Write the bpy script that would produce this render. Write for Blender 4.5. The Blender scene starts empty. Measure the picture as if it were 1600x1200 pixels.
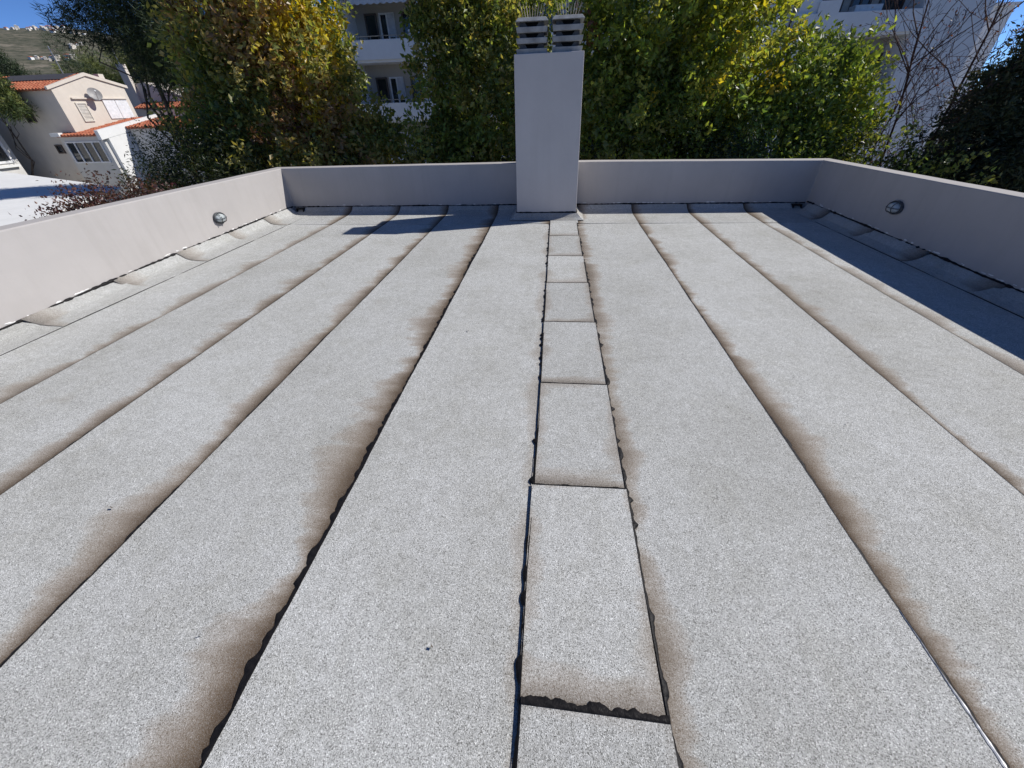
import bpy, bmesh, math, random
import numpy as np
from mathutils import Vector, Matrix

random.seed(7)
rng = np.random.default_rng(11)
SC = bpy.context.scene
COL = SC.collection

# ------------------------------------------------------------------ camera
CAM_POS = Vector((0.0, 0.0, 1.7))
yaw, pit, rol = math.radians(-6.562), math.radians(36.156), math.radians(1.883)
fwd = Vector((math.sin(yaw) * math.cos(pit), math.cos(yaw) * math.cos(pit), -math.sin(pit)))
rgt = Vector((math.cos(yaw), -math.sin(yaw), 0.0))
dwn = fwd.cross(rgt)
r2 = math.cos(rol) * rgt + math.sin(rol) * dwn
d2 = -math.sin(rol) * rgt + math.cos(rol) * dwn
cd = bpy.data.cameras.new('camera')
cam = bpy.data.objects.new('camera', cd)
COL.objects.link(cam)
M4 = Matrix.Identity(4)
for i in range(3):
    M4[i][0], M4[i][1], M4[i][2], M4[i][3] = r2[i], -d2[i], -fwd[i], CAM_POS[i]
cam.matrix_world = M4
cd.sensor_width = 36.0
cd.lens = 597.9 / 1600.0 * 36.0
cd.clip_start = 0.05
cd.clip_end = 20000.0
SC.camera = cam

# ------------------------------------------------------------------ light
SUN_TO = Vector((1.1, 0.38, 1.0)).normalized()
w = bpy.data.worlds.new('World')
SC.world = w
w.use_nodes = True
nt = w.node_tree
bg = nt.nodes['Background']
sky = nt.nodes.new('ShaderNodeTexSky')
sky.sky_type = 'NISHITA'
sky.sun_disc = False
sky.sun_elevation = math.asin(SUN_TO.z)
sky.sun_rotation = math.atan2(SUN_TO.x, SUN_TO.y)
sky.altitude = 300.0
sky.air_density = 0.4
sky.dust_density = 0.0
sky.ozone_density = 10.0
nt.links.new(sky.outputs[0], bg.inputs[0])
bg.inputs[1].default_value = 0.13
sd = bpy.data.lights.new('sun', 'SUN')
sd.energy = 4.6
sd.angle = math.radians(0.5)
sd.color = (1.0, 0.965, 0.915)
sun = bpy.data.objects.new('sun', sd)
COL.objects.link(sun)
sun.rotation_euler = SUN_TO.to_track_quat('Z', 'Y').to_euler()
sun.location = (20, 8, 30)
vs = SC.view_settings
vs.view_transform = 'Standard'
vs.look = 'None'
vs.exposure = 0.07
vs.gamma = 1.0
vs.use_curve_mapping = False
SC.cycles.max_bounces = 8
SC.cycles.transparent_max_bounces = 8

GZ = -6.5      # ground level below the flat roof

# ------------------------------------------------------------------ helpers
def tag(o, label=None, cat=None, group=None, kind=None):
    if label: o['label'] = label
    if cat: o['category'] = cat
    if group: o['group'] = group
    if kind: o['kind'] = kind
    return o

def empty(name, loc=(0, 0, 0), rz=0.0, parent=None):
    o = bpy.data.objects.new(name, None)
    o.location = loc
    o.rotation_euler = (0, 0, rz)
    COL.objects.link(o)
    if parent: o.parent = parent
    o.empty_display_size = 0.2
    return o

def mesh_obj(name, verts, faces, mat, parent=None, smooth=False, attrs=None, loc=None):
    me = bpy.data.meshes.new(name)
    if isinstance(faces, np.ndarray):
        faces_n, k = faces.shape
        v = np.asarray(verts, dtype=np.float32)
        me.vertices.add(len(v)); me.vertices.foreach_set('co', v.ravel())
        me.loops.add(faces_n * k); me.loops.foreach_set('vertex_index', faces.astype(np.int32).ravel())
        me.polygons.add(faces_n)
        me.polygons.foreach_set('loop_start', np.arange(0, faces_n * k, k, dtype=np.int32))
        me.update(calc_edges=True)
    else:
        me.from_pydata([tuple(map(float, v)) for v in verts], [], [tuple(f) for f in faces])
        me.update()
    if attrs:
        for an, (typ, data) in attrs.items():
            a = me.attributes.new(an, typ, 'POINT')
            key = 'value' if typ == 'FLOAT' else 'color'
            a.data.foreach_set(key, np.asarray(data, dtype=np.float32).ravel())
    if mat: me.materials.append(mat)
    if smooth: me.shade_smooth()
    else: me.shade_flat()
    o = bpy.data.objects.new(name, me)
    COL.objects.link(o)
    if parent: o.parent = parent
    if loc is not None: o.location = loc
    return o

class MB:
    def __init__(s): s.v, s.f = [], []
    def add(s, vs_, fs_):
        n = len(s.v); s.v += [tuple(x) for x in vs_]; s.f += [tuple(i + n for i in f) for f in fs_]
        return s
    def box(s, a, b):
        x0, y0, z0 = a; x1, y1, z1 = b
        return s.hexa([(x0, y0, z0), (x1, y0, z0), (x1, y1, z0), (x0, y1, z0),
                       (x0, y0, z1), (x1, y0, z1), (x1, y1, z1), (x0, y1, z1)])
    def hexa(s, p):
        return s.add(p, [(0, 3, 2, 1), (4, 5, 6, 7), (0, 1, 5, 4), (1, 2, 6, 5), (2, 3, 7, 6), (3, 0, 4, 7)])
    def prism(s, poly, z0, z1):
        n = len(poly)
        vv = [(x, y, z0) for x, y in poly] + [(x, y, z1) for x, y in poly]
        ff = [tuple(range(n - 1, -1, -1)), tuple(range(n, 2 * n))]
        ff += [(i, (i + 1) % n, n + (i + 1) % n, n + i) for i in range(n)]
        return s.add(vv, ff)
    def tube(s, pts, rad, k=6, cap=True):
        pts = [Vector(p) for p in pts]; n0 = len(s.v); vv, ff = [], []
        up = Vector((0.13, 0.21, 0.97))
        for i, p in enumerate(pts):
            t = (pts[min(i + 1, len(pts) - 1)] - pts[max(i - 1, 0)]).normalized()
            a = t.cross(up)
            if a.length < 0.05: a = t.cross(Vector((1, 0.1, 0)))
            a.normalize(); b = t.cross(a)
            r = rad[i] if hasattr(rad, '__len__') else rad
            for j in range(k):
                an = 2 * math.pi * j / k
                vv.append(p + (a * math.cos(an) + b * math.sin(an)) * r)
        for i in range(len(pts) - 1):
            for j in range(k):
                ff.append((i * k + j, i * k + (j + 1) % k, (i + 1) * k + (j + 1) % k, (i + 1) * k + j))
        if cap:
            ff.append(tuple(range(k - 1, -1, -1))); ff.append(tuple((len(pts) - 1) * k + j for j in range(k)))
        return s.add(vv, ff)
    def build(s, name, mat, parent=None, smooth=False, bevel=0.0, seg=2):
        o = mesh_obj(name, s.v, s.f, mat, parent, smooth)
        if bevel:
            m = o.modifiers.new('bevel', 'BEVEL'); m.width = bevel; m.segments = seg; m.limit_method = 'ANGLE'
            m.angle_limit = math.radians(40)
        return o

def wob(seed, octs=5, f0=0.6, gain=0.6):
    r = np.random.default_rng(seed)
    fr = [f0 * 2 ** i * r.uniform(0.8, 1.2) for i in range(octs)]
    ph = r.uniform(0, 6.28, octs)
    am = np.array([gain ** i for i in range(octs)]); am = am / am.sum()
    return lambda t: sum(a * np.sin(2 * math.pi * f * np.asarray(t, dtype=float) + p) for a, f, p in zip(am, fr, ph))

# ------------------------------------------------------------------ materials
class NM:
    def __init__(s, name):
        s.m = bpy.data.materials.new(name); s.m.use_nodes = True
        s.t = s.m.node_tree; s.p = s.t.nodes['Principled BSDF']; s.out = s.t.nodes['Material Output']
    def n(s, typ, **kw):
        nd = s.t.nodes.new(typ)
        for k, v in kw.items(): setattr(nd, k, v)
        return nd
    def l(s, a, b): s.t.links.new(a, b)
    def val(s, node, idx, x):
        if hasattr(x, 'is_linked') or isinstance(x, bpy.types.NodeSocket): s.l(x, node.inputs[idx])
        else: node.inputs[idx].default_value = x
    def math(s, op, a, b=0.0, c=0.0, clamp=False):
        nd = s.n('ShaderNodeMath', operation=op, use_clamp=clamp)
        s.val(nd, 0, a); s.val(nd, 1, b); s.val(nd, 2, c)
        return nd.outputs[0]
    def mix(s, f, a, b, blend='MIX'):
        nd = s.n('ShaderNodeMix', data_type='RGBA', blend_type=blend)
        s.val(nd, 0, f); s.val(nd, 6, a); s.val(nd, 7, b)
        return nd.outputs[2]
    def pos(s): return s.n('ShaderNodeNewGeometry').outputs['Position']
    def scale(s, vec, sc):
        nd = s.n('ShaderNodeVectorMath', operation='MULTIPLY'); s.l(vec, nd.inputs[0]); nd.inputs[1].default_value = sc
        return nd.outputs[0]
    def noise(s, vec, scale, detail=3.0, rough=0.55, dim='3D'):
        nd = s.n('ShaderNodeTexNoise', noise_dimensions=dim); s.l(vec, nd.inputs['Vector'])
        nd.inputs['Scale'].default_value = scale; nd.inputs['Detail'].default_value = detail
        nd.inputs['Roughness'].default_value = rough
        return nd.outputs[0]
    def vor(s, vec, scale, dim='3D'):
        nd = s.n('ShaderNodeTexVoronoi', voronoi_dimensions=dim); s.l(vec, nd.inputs['Vector']); nd.inputs['Scale'].default_value = scale
        return nd
    def ramp(s, f, stops):
        nd = s.n('ShaderNodeValToRGB'); s.l(f, nd.inputs[0]); e = nd.color_ramp.elements
        while len(e) > 1: e.remove(e[-1])
        for i, (p, c) in enumerate(stops):
            el = e[0] if i == 0 else e.new(p)
            el.position = p; el.color = (c[0], c[1], c[2], 1) if hasattr(c, '__len__') else (c, c, c, 1)
        return nd.outputs[0]
    def attr(s, name): return s.n('ShaderNodeAttribute', attribute_name=name)
    def bump(s, h, strength, dist):
        nd = s.n('ShaderNodeBump'); nd.inputs['Strength'].default_value = strength; nd.inputs['Distance'].default_value = dist
        s.l(h, nd.inputs['Height']); s.l(nd.outputs[0], s.p.inputs['Normal'])
    def base(s, c):
        if isinstance(c, bpy.types.NodeSocket): s.l(c, s.p.inputs['Base Color'])
        else: s.p.inputs['Base Color'].default_value = (*c, 1)
    def set(s, rough=None, spec=None, metal=None):
        if rough is not None: s.p.inputs['Roughness'].default_value = rough
        if spec is not None: s.p.inputs['Specular IOR Level'].default_value = spec
        if metal is not None: s.p.inputs['Metallic'].default_value = metal
        return s

def mat_simple(name, col, rough=0.7, metal=0.0, spec=0.4, var=0.12, scale=6.0, bump=0.0, bscale=60.0):
    k = NM(name); k.set(rough, spec, metal)
    p = k.pos()
    n = k.noise(p, scale, 4)
    lo = tuple(c * (1 - var) for c in col); hi = tuple(min(1, c * (1 + var)) for c in col)
    k.base(k.ramp(n, [(0.3, lo), (0.7, hi)]))
    if bump: k.bump(k.noise(p, bscale, 3), bump, 0.004)
    return k.m

def mat_membrane():
    k = NM('mineral_membrane'); k.set(0.92, 0.25)
    p = k.pos()
    v = k.vor(p, 340.0)
    sep = k.n('ShaderNodeSeparateColor'); k.l(v.outputs['Color'], sep.inputs[0])
    g1 = k.ramp(sep.outputs[0], [(0.0, (0.18, 0.178, 0.172)), (0.14, (0.29, 0.288, 0.28)), (0.26, (0.475, 0.475, 0.47)), (0.78, (0.56, 0.56, 0.56)), (0.88, (0.66, 0.66, 0.66)), (1.0, (0.86, 0.86, 0.86))])
    v2 = k.vor(p, 620.0)
    sep2 = k.n('ShaderNodeSeparateColor'); k.l(v2.outputs['Color'], sep2.inputs[0])
    g2 = k.ramp(sep2.outputs[1], [(0.0, (0.62, 0.62, 0.62)), (0.5, (1, 1, 1)), (1.0, (1.2, 1.2, 1.2))])
    g = k.mix(1.0, g1, g2, 'MULTIPLY')
    # broad mottling: worn, slightly dirty or pinker zones, and fine roll-direction streaks
    big = k.noise(p, 0.9, 5, 0.6)
    mott = k.ramp(big, [(0.3, (0.86, 0.86, 0.82)), (0.5, (0.98, 0.985, 0.955)), (0.72, (1.05, 1.06, 1.04))])
    g = k.mix(1.0, g, mott, 'MULTIPLY')
    m2 = k.noise(p, 2.6, 5, 0.7)
    g = k.mix(1.0, g, k.ramp(m2, [(0.32, (0.93, 0.925, 0.905)), (0.5, (1, 1, 1)), (0.7, (1.035, 1.035, 1.04))]), 'MULTIPLY')
    mid = k.noise(p, 14.0, 4, 0.65)
    g = k.mix(1.0, g, k.ramp(mid, [(0.3, (0.9, 0.895, 0.88)), (0.7, (1.06, 1.06, 1.06))]), 'MULTIPLY')
    # dirt gathered against the laps
    e = k.attr('edge').outputs['Fac']; d = k.attr('dirt').outputs['Fac']; W = k.attr('reach').outputs['Fac']
    sv = k.scale(p, (0.55, 1.0, 1.0))
    n1 = k.noise(sv, 1.7, 3, 0.6)
    n2 = k.noise(k.scale(p, (2.0, 9.0, 1.0)), 1.6, 4, 0.65)
    nn = k.math('ADD', k.math('MULTIPLY', n1, 3.3), k.math('MULTIPLY', n2, 0.85))
    stead = k.attr('steady').outputs['Fac']
    vary = k.math('MAXIMUM', k.math('SUBTRACT', nn, 1.32), 0.26)
    vary = k.math('ADD', k.math('MULTIPLY', vary, k.math('SUBTRACT', 1.0, stead)), stead)
    wid = k.math('MULTIPLY', W, vary)
    t = k.math('SUBTRACT', 1.0, k.math('DIVIDE', e, wid), clamp=True)
    t = k.math('POWER', t, 0.85)
    m = k.math('MULTIPLY', t, d, clamp=True)
    gr = k.math('ADD', 0.85, k.math('MULTIPLY', sep2.outputs[2], 0.5))
    m = k.math('MULTIPLY', m, gr, clamp=True)
    brown = k.mix(k.math('POWER', t, 2.0), (0.28, 0.198, 0.122, 1), (0.05, 0.032, 0.02, 1))
    g = k.mix(m, g, brown)
    tone = k.attr('tone').outputs['Fac']
    tn = k.n('ShaderNodeCombineColor'); [k.l(tone, tn.inputs[q]) for q in range(3)]
    g = k.mix(1.0, g, tn.outputs[0], 'MULTIPLY')
    # small isolated smudges
    sm = k.noise(p, 2.3, 2, 0.5)
    smm = k.ramp(sm, [(0.70, 0.0), (0.80, 0.35)])
    g = k.mix(smm, g, (0.30, 0.27, 0.22, 1))
    k.base(g)
    k.bump(v.outputs['Distance'], 0.35, 0.003)
    return k.m

def mat_plaster(name, col, streak=0.1):
    k = NM(name); k.set(0.85, 0.25)
    p = k.pos()
    n = k.noise(p, 1.6, 5, 0.6)
    c = k.ramp(n, [(0.3, tuple(x * 0.94 for x in col)), (0.7, tuple(min(1, x * 1.04) for x in col))])
    st = k.noise(k.scale(p, (5.0, 5.0, 0.35)), 1.5, 4, 0.6)
    c = k.mix(k.ramp(st, [(0.5, 0.0), (0.75, streak)]), c, (col[0] * 0.62, col[1] * 0.6, col[2] * 0.56, 1))
    k.base(c)
    f = k.noise(p, 90.0, 3)
    f2 = k.noise(p, 7.0, 3)
    k.bump(k.math('ADD', f, k.math('MULTIPLY', f2, 2.0)), 0.25, 0.004)
    return k.m

def mat_leaf(name, trans=0.4, rough=0.4):
    k = NM(name); k.set(rough, 0.5)
    a = k.attr('tint').outputs['Color']
    k.base(a)
    tr = k.n('ShaderNodeBsdfTranslucent')
    warm = k.mix(1.0, a, (1.5, 1.45, 0.55, 1), 'MULTIPLY')
    k.l(warm, tr.inputs[0])
    mx = k.n('ShaderNodeMixShader'); mx.inputs[0].default_value = trans
    k.l(k.p.outputs[0], mx.inputs[1]); k.l(tr.outputs[0], mx.inputs[2]); k.l(mx.outputs[0], k.out.inputs[0])
    return k.m

def mat_glass(name, col=(0.02, 0.025, 0.03)):
    k = NM(name); k.set(0.06, 0.8); k.base(col); return k.m

def mat_tile():
    k = NM('terracotta_tile'); k.set(0.8, 0.3); p = k.pos()
    v = k.vor(k.scale(p, (3.0, 2.2, 2.0)), 1.6)
    sep = k.n('ShaderNodeSeparateColor'); k.l(v.outputs['Color'], sep.inputs[0])
    k.base(k.ramp(sep.outputs[0], [(0, (0.30, 0.085, 0.045)), (0.5, (0.40, 0.125, 0.065)), (1, (0.46, 0.18, 0.10))]))
    return k.m

def mat_hill():
    k = NM('hillside_scrub'); k.set(0.95, 0.1); p = k.pos()
    n = k.noise(p, 0.008, 8, 0.7)
    n2 = k.noise(p, 0.05, 5, 0.75)
    c = k.ramp(n, [(0.3, (0.08, 0.085, 0.06)), (0.55, (0.16, 0.145, 0.11)), (0.75, (0.27, 0.235, 0.19))])
    c = k.mix(k.ramp(n2, [(0.44, 0.0), (0.56, 0.75)]), c, (0.05, 0.06, 0.04, 1))
    k.base(c); return k.m

def mat_bitumen():
    k = NM('bitumen'); k.set(0.5, 0.12); p = k.pos()
    k.base(k.ramp(k.noise(p, 40.0, 3), [(0.3, (0.008, 0.008, 0.009)), (0.75, (0.022, 0.02, 0.02))]))
    k.bump(k.noise(p, 70.0, 3), 0.6, 0.006)
    return k.m

MEMB = mat_membrane(); BIT = mat_bitumen()
PLAS = mat_plaster('parapet_plaster', (0.44, 0.416, 0.398), 0.16)
CHIM = mat_plaster('chimney_plaster', (0.575, 0.54, 0.51), 0.10)
CONC = mat_simple('cowl_concrete', (0.31, 0.315, 0.31), 0.85, var=0.25, scale=9, bump=0.4)
PIERSHADE = mat_simple('pier_shade_concrete', (0.085, 0.085, 0.085), 0.9, var=0.4, scale=14)  # cowl piers coloured dark to paint in the shadow band under each lip
SOOT = mat_simple('soot', (0.012, 0.012, 0.012), 0.9)
SPIKE = mat_simple('spike_plastic', (0.50, 0.43, 0.34), 0.5, scale=20)
SPBASE = mat_simple('spike_base_clay', (0.46, 0.33, 0.26), 0.7)
DECK = mat_simple('screed', (0.08, 0.08, 0.08), 0.95)
CAGE = mat_simple('cage_metal', (0.075, 0.08, 0.085), 0.45, var=0.2, scale=30)
LENS = NM('frosted_lens'); LENS.set(0.3, 0.5); LENS.base((0.46, 0.50, 0.50)); LENS = LENS.m
CHIP = mat_simple('filler_flakes', (0.78, 0.77, 0.74), 0.8)
LEAF = mat_leaf('leaf', 0.48)
LEAFG = mat_leaf('leaf_glossy', 0.42, 0.42)
NEEDLE = mat_leaf('needle', 0.15, 0.6)
BARK = mat_simple('bark', (0.085, 0.065, 0.05), 0.9, var=0.35, scale=8, bump=0.6)
BARKD = mat_simple('dead_bark', (0.085, 0.042, 0.034), 0.9, var=0.3, scale=10)
CREAM = mat_plaster('cream_plaster', (0.64, 0.58, 0.50))
WHITE = mat_plaster('white_plaster', (0.76, 0.76, 0.74), 0.06)
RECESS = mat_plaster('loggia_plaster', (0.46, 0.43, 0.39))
GREYW = mat_plaster('greyish_plaster', (0.60, 0.59, 0.56))
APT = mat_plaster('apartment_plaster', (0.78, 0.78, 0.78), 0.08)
TILE = mat_tile()
PANE = mat_glass('window_pane')
FRAME = mat_simple('white_frame', (0.74, 0.74, 0.74), 0.45)
DARKF = mat_simple('brown_frame', (0.10, 0.075, 0.06), 0.5)
SHUT = mat_simple('cream_shutter', (0.66, 0.62, 0.54), 0.6)
AWN = mat_simple('awning_canvas', (0.55, 0.56, 0.58), 0.85)
METAL = mat_simple('grey_metal', (0.35, 0.36, 0.37), 0.4, 0.6)
DISHD = mat_simple('dark_sheet', (0.07, 0.065, 0.065), 0.6)
FOIL = mat_simple('bare_foil', (0.75, 0.75, 0.74), 0.3, 0.6, var=0.2, scale=60)
DISH = mat_simple('dish_grey', (0.30, 0.29, 0.28), 0.5)
GROUND = mat_simple('garden_soil', (0.07, 0.065, 0.045), 0.95, var=0.45, scale=0.8)
HILL = mat_hill()

# ------------------------------------------------------------------ ground and hill
def hill_z(x, y):
    """terrain height: flat town, a mountain to the far left"""
    x, y = np.asarray(x, float), np.asarray(y, float)
    R = np.hypot(x, y); a = np.arctan2(x, y); ad = np.degrees(a)
    side = 1 / (1 + np.exp((ad + 18) / 5)) * 1 / (1 + np.exp(-(ad + 115) / 8))
    s = np.clip((R - 500) / 1700.0, 0, 1)
    prof = s * s * (3 - 2 * s)
    rough = sum(am * np.sin(x * f + p1) * np.cos(y * f * 1.1 + p2) for am, f, p1, p2 in
                [(16, .003, 1, 2), (9, .009, .3, 1.2), (4, .023, 2, .4), (1.6, .055, 1, 3)])
    ridge = 222 + 6 * np.sin(a * 23 + 1) + 3.0 * np.sin(a * 61)
    z = GZ + side * (prof * ridge + rough * prof * (1 - .6 * s))
    z = np.where(R > 2300, z - (R - 2300) * 0.03 * side, z)
    return np.maximum(z, GZ)
def build_ground():
    rs = np.concatenate([[0.0], np.geomspace(8, 500, 30), np.linspace(520, 2400, 95), np.geomspace(2450, 5000, 12)])
    az = np.concatenate([np.radians(np.linspace(-125, -12, 340)), np.radians(np.linspace(-10, 233, 120))])
    A, R = np.meshgrid(az, rs)
    x, y = R * np.sin(A), R * np.cos(A)
    v = np.stack([x, y, hill_z(x, y)], -1).reshape(-1, 3)
    n, m = A.shape
    i = np.arange(n - 1)[:, None] * m + np.arange(m)[None]
    j = np.arange(n - 1)[:, None] * m + (np.arange(m)[None] + 1) % m
    f = np.stack([i, i + m, j + m, j], -1).reshape(-1, 4)
    o = mesh_obj('ground', v, f, HILL, smooth=True)
    tag(o, kind='structure')
build_ground()
gd = mesh_obj('garden_soil', [(-60, -30, GZ + .01), (60, -30, GZ + .01), (60, 60, GZ + .01), (-60, 60, GZ + .01)], [(0, 1, 2, 3)], GROUND)
tag(gd, kind='structure')
bounce_pad = mesh_obj('bounce_yard', [(-14, 16, GZ + .02), (26, 16, GZ + .02), (26, 30, GZ + .02), (-14, 30, GZ + .02)], [(0, 1, 2, 3)], mat_simple('bounce_concrete', (.42, .41, .38), .9, scale=1.2))  # unseen pale paving added to bounce sunlight onto the apartment facade
tag(bounce_pad, kind='structure')

# ------------------------------------------------------------------ the flat roof
XL, XR, YB, YN = -5.3, 4.55, 8.0, -4.5      # inner faces of the parapet
deck = MB().box((XL, YN, -0.30), (XR, YB, -0.006)).build('flat_roof', DECK)
tag(deck, kind='structure')
FOOT = 7.05                                 # foot of the flashing along the back wall

LS = [-0.05, -1.06, -2.05, -3.03, -4.03, -4.98]
RS = [0.43, 1.45, 2.455, 3.45, 4.45]

def grid_sheet(name, xs, ys, zf, edge, dirt, reach, parent, thick=0.004, tone=1.0):
    """a thin membrane: xs (n) may depend on y through callables"""
    n, m = len(ys), len(xs(0.0))
    V, E, = [], []
    for y in ys:
        row = xs(y)
        for x in row:
            V.append((x, y, zf(x, y))); E.append(edge(x, y))
    top = len(V)
    V += [(x, y, z - thick) for x, y, z in V]; E += E
    F = []
    for i in range(n - 1):
        for j in range(m - 1):
            a = i * m + j
            F.append((a, a + 1, a + m + 1, a + m)); F.append((top + a, top + a + m, top + a + m + 1, top + a + 1))
    for i in range(n - 1):
        a = i * m; F.append((a, a + m, top + a + m, top + a))
        a = i * m + m - 1; F.append((a + m, a, top + a, top + a + m))
    for j in range(m - 1):
        F.append((j + 1, j, top + j, top + j + 1))
        a = (n - 1) * m + j; F.append((a, a + 1, top + a + 1, top + a))
    V, E = np.array(V), np.array(E)
    F = np.array(F)
    # make the winding face up
    a, b, c = V[F[0][0]], V[F[0][1]], V[F[0][2]]
    if np.cross(b - a, c - a)[2] < 0: F = F[:, ::-1]
    return mesh_obj(name, V, F, MEMB, parent, attrs={'edge': ('FLOAT', E), 'dirt': ('FLOAT', np.full(len(E), dirt)), 'reach': ('FLOAT', np.full(len(E), reach)), 'tone': ('FLOAT', np.full(len(E), tone))})

YS = np.concatenate([np.arange(YN + .05, -1, 0.4), np.linspace(-1, FOOT - .003, 135)])
edge_w = {}
def lap_x(x0, seed):
    fn = wob(seed, 6, 0.35, 0.7)
    return lambda y: x0 + 0.006 * fn(y)
for i, xx in enumerate(LS + RS): edge_w[xx] = lap_x(xx, 100 + i)

def bead(name, parent, path, side, wfun, h, z0, step=0.014, y0=YN + .1, y1=FOOT + .1, mat=None, top=0.0092):
    """squeezed out bitumen along a lap: path(y)->x, side = outward sign"""
    ys = np.arange(y0, y1, step); V, F = [], []
    for y in ys:
        x = path(y); wv = max(0.0015, wfun(y)); hh = h * min(1.0, 0.45 + wv / 0.03)
        for t, zz in ((-0.5, top), (0.1, top), (0.55, 0.85), (0.9, 0.4), (1.0, 0.0)):
            V.append((x + side * wv * t if t > 0 else x + side * 0.004 * t, y, zz if zz == top else z0 + hh * zz))
    m = 5
    for i in range(len(ys) - 1):
        for j in range(m - 1):
            a = i * m + j
            F.append((a, a + 1, a + m + 1, a + m) if side < 0 else (a, a + m, a + m + 1, a + 1))
    return mesh_obj(name, V, np.array(F), mat or BIT, parent, smooth=True)

def scallop(seed, base, amp, dens, y0=YN, y1=8.0):
    r = np.random.default_rng(seed)
    n = int((y1 - y0) * dens)
    c = r.uniform(y0, y1, n); s = r.uniform(0.015, 0.05, n); a = amp * r.uniform(0.2, 1.0, n) ** 1.6
    wv = wob(seed + 5, 5, 0.5, 0.7); wf = wob(seed + 9, 4, 9.0, 0.7)
    def f(y):
        b = base * (1 + 0.7 * wv(y) + 0.35 * wf(y))
        q = np.clip(1 - ((y - c) / s) ** 2, 0, 1)
        return max(0.0, float(b)) + float(np.max(a * np.sqrt(q)))
    return f

def make_sheets(seams, s, params, lastx):
    for i in range(len(seams) - 1):
        a, b = seams[i], seams[i + 1]
        dirt, reach = params[i]
        fa, fb = edge_w[a], edge_w[b]
        und = (0.2 if i == 0 else 0.05)
        def xs(y, fa=fa, fb=fb, und=und, s=s):
            A, B = fa(y) - s * und, fb(y)
            L = [A + (B - A) * t for t in (0, .05, .12, .22, .4, .6, .8, .92, 1.0)]
            return L
        u1, u2 = wob(300 + i * 7 + (s > 0), 4, 0.3), wob(320 + i * 5 + (s > 0), 4, 0.5)
        def zf(x, y, a=a, b=b, u1=u1, u2=u2):
            t = (x - a) / (b - a)
            if t < 0: return 0.0005
            return 0.0005 + 0.0075 * t + 0.0022 * float(u1(y + x * .7)) * math.sin(math.pi * min(1, max(0, t)))
        def ed(x, y, fa=fa, s=s): return max(0.0, s * (x - float(fa(y))))
        grid_sheet('membrane_sheet', xs, YS, zf, ed, dirt, reach, deck, tone=[1.0, .965, 1.02, .985, 1.03][i] if s < 0 else [.975, 1.02, .99, 1.01][i])

make_sheets(LS, -1, [(0.5, 0.12), (1.0, 0.30), (0.95, 0.24), (0.92, 0.25), (0.8, 0.24)], None)
make_sheets(RS, 1, [(0.9, 0.17), (1.0, 0.20), (0.95, 0.18), (0.75, 0.2)], None)

bead('bitumen_seam', deck, edge_w[LS[1]], -1, scallop(1, 0.020, 0.026, 14), 0.008, 0.001)
bead('bitumen_seam', deck, edge_w[LS[2]], -1, scallop(2, 0.015, 0.010, 8), 0.007, 0.001)
bead('bitumen_seam', deck, edge_w[LS[3]], -1, scallop(3, 0.014, 0.009, 6), 0.006, 0.001)
bead('bitumen_seam', deck, edge_w[LS[4]], -1, scallop(4, 0.013, 0.008, 5), 0.006, 0.001)
bead('bitumen_seam', deck, edge_w[RS[1]], 1, scallop(5, 0.012, 0.012, 6), 0.007, 0.001)
bead('bitumen_seam', deck, edge_w[RS[2]], 1, scallop(6, 0.010, 0.008, 4), 0.006, 0.001)
bead('bitumen_seam', deck, edge_w[RS[3]], 1, scallop(7, 0.006, 0.005, 3), 0.005, 0.001)

V, F = [], []
fw_ = wob(91, 5, 3.0, .8); fy = np.arange(.15, .86, .01)
for y in fy:
    t = 1 - abs((y - .4) / .46); wv = max(.0008, (.0045 + .004 * float(fw_(y))) * max(0.0, t) ** .5); x = edge_w[RS[1]](y) - .003
    V += [(x - wv, y, .0098), (x, y, .0112), (x + wv, y, .0096)]
for q in range(len(fy) - 1):
    for j in range(2): a = q * 3 + j; F.append((a, a + 1, a + 4, a + 3))
mesh_obj('foil_edge', V, np.array(F), FOIL, deck)

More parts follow.
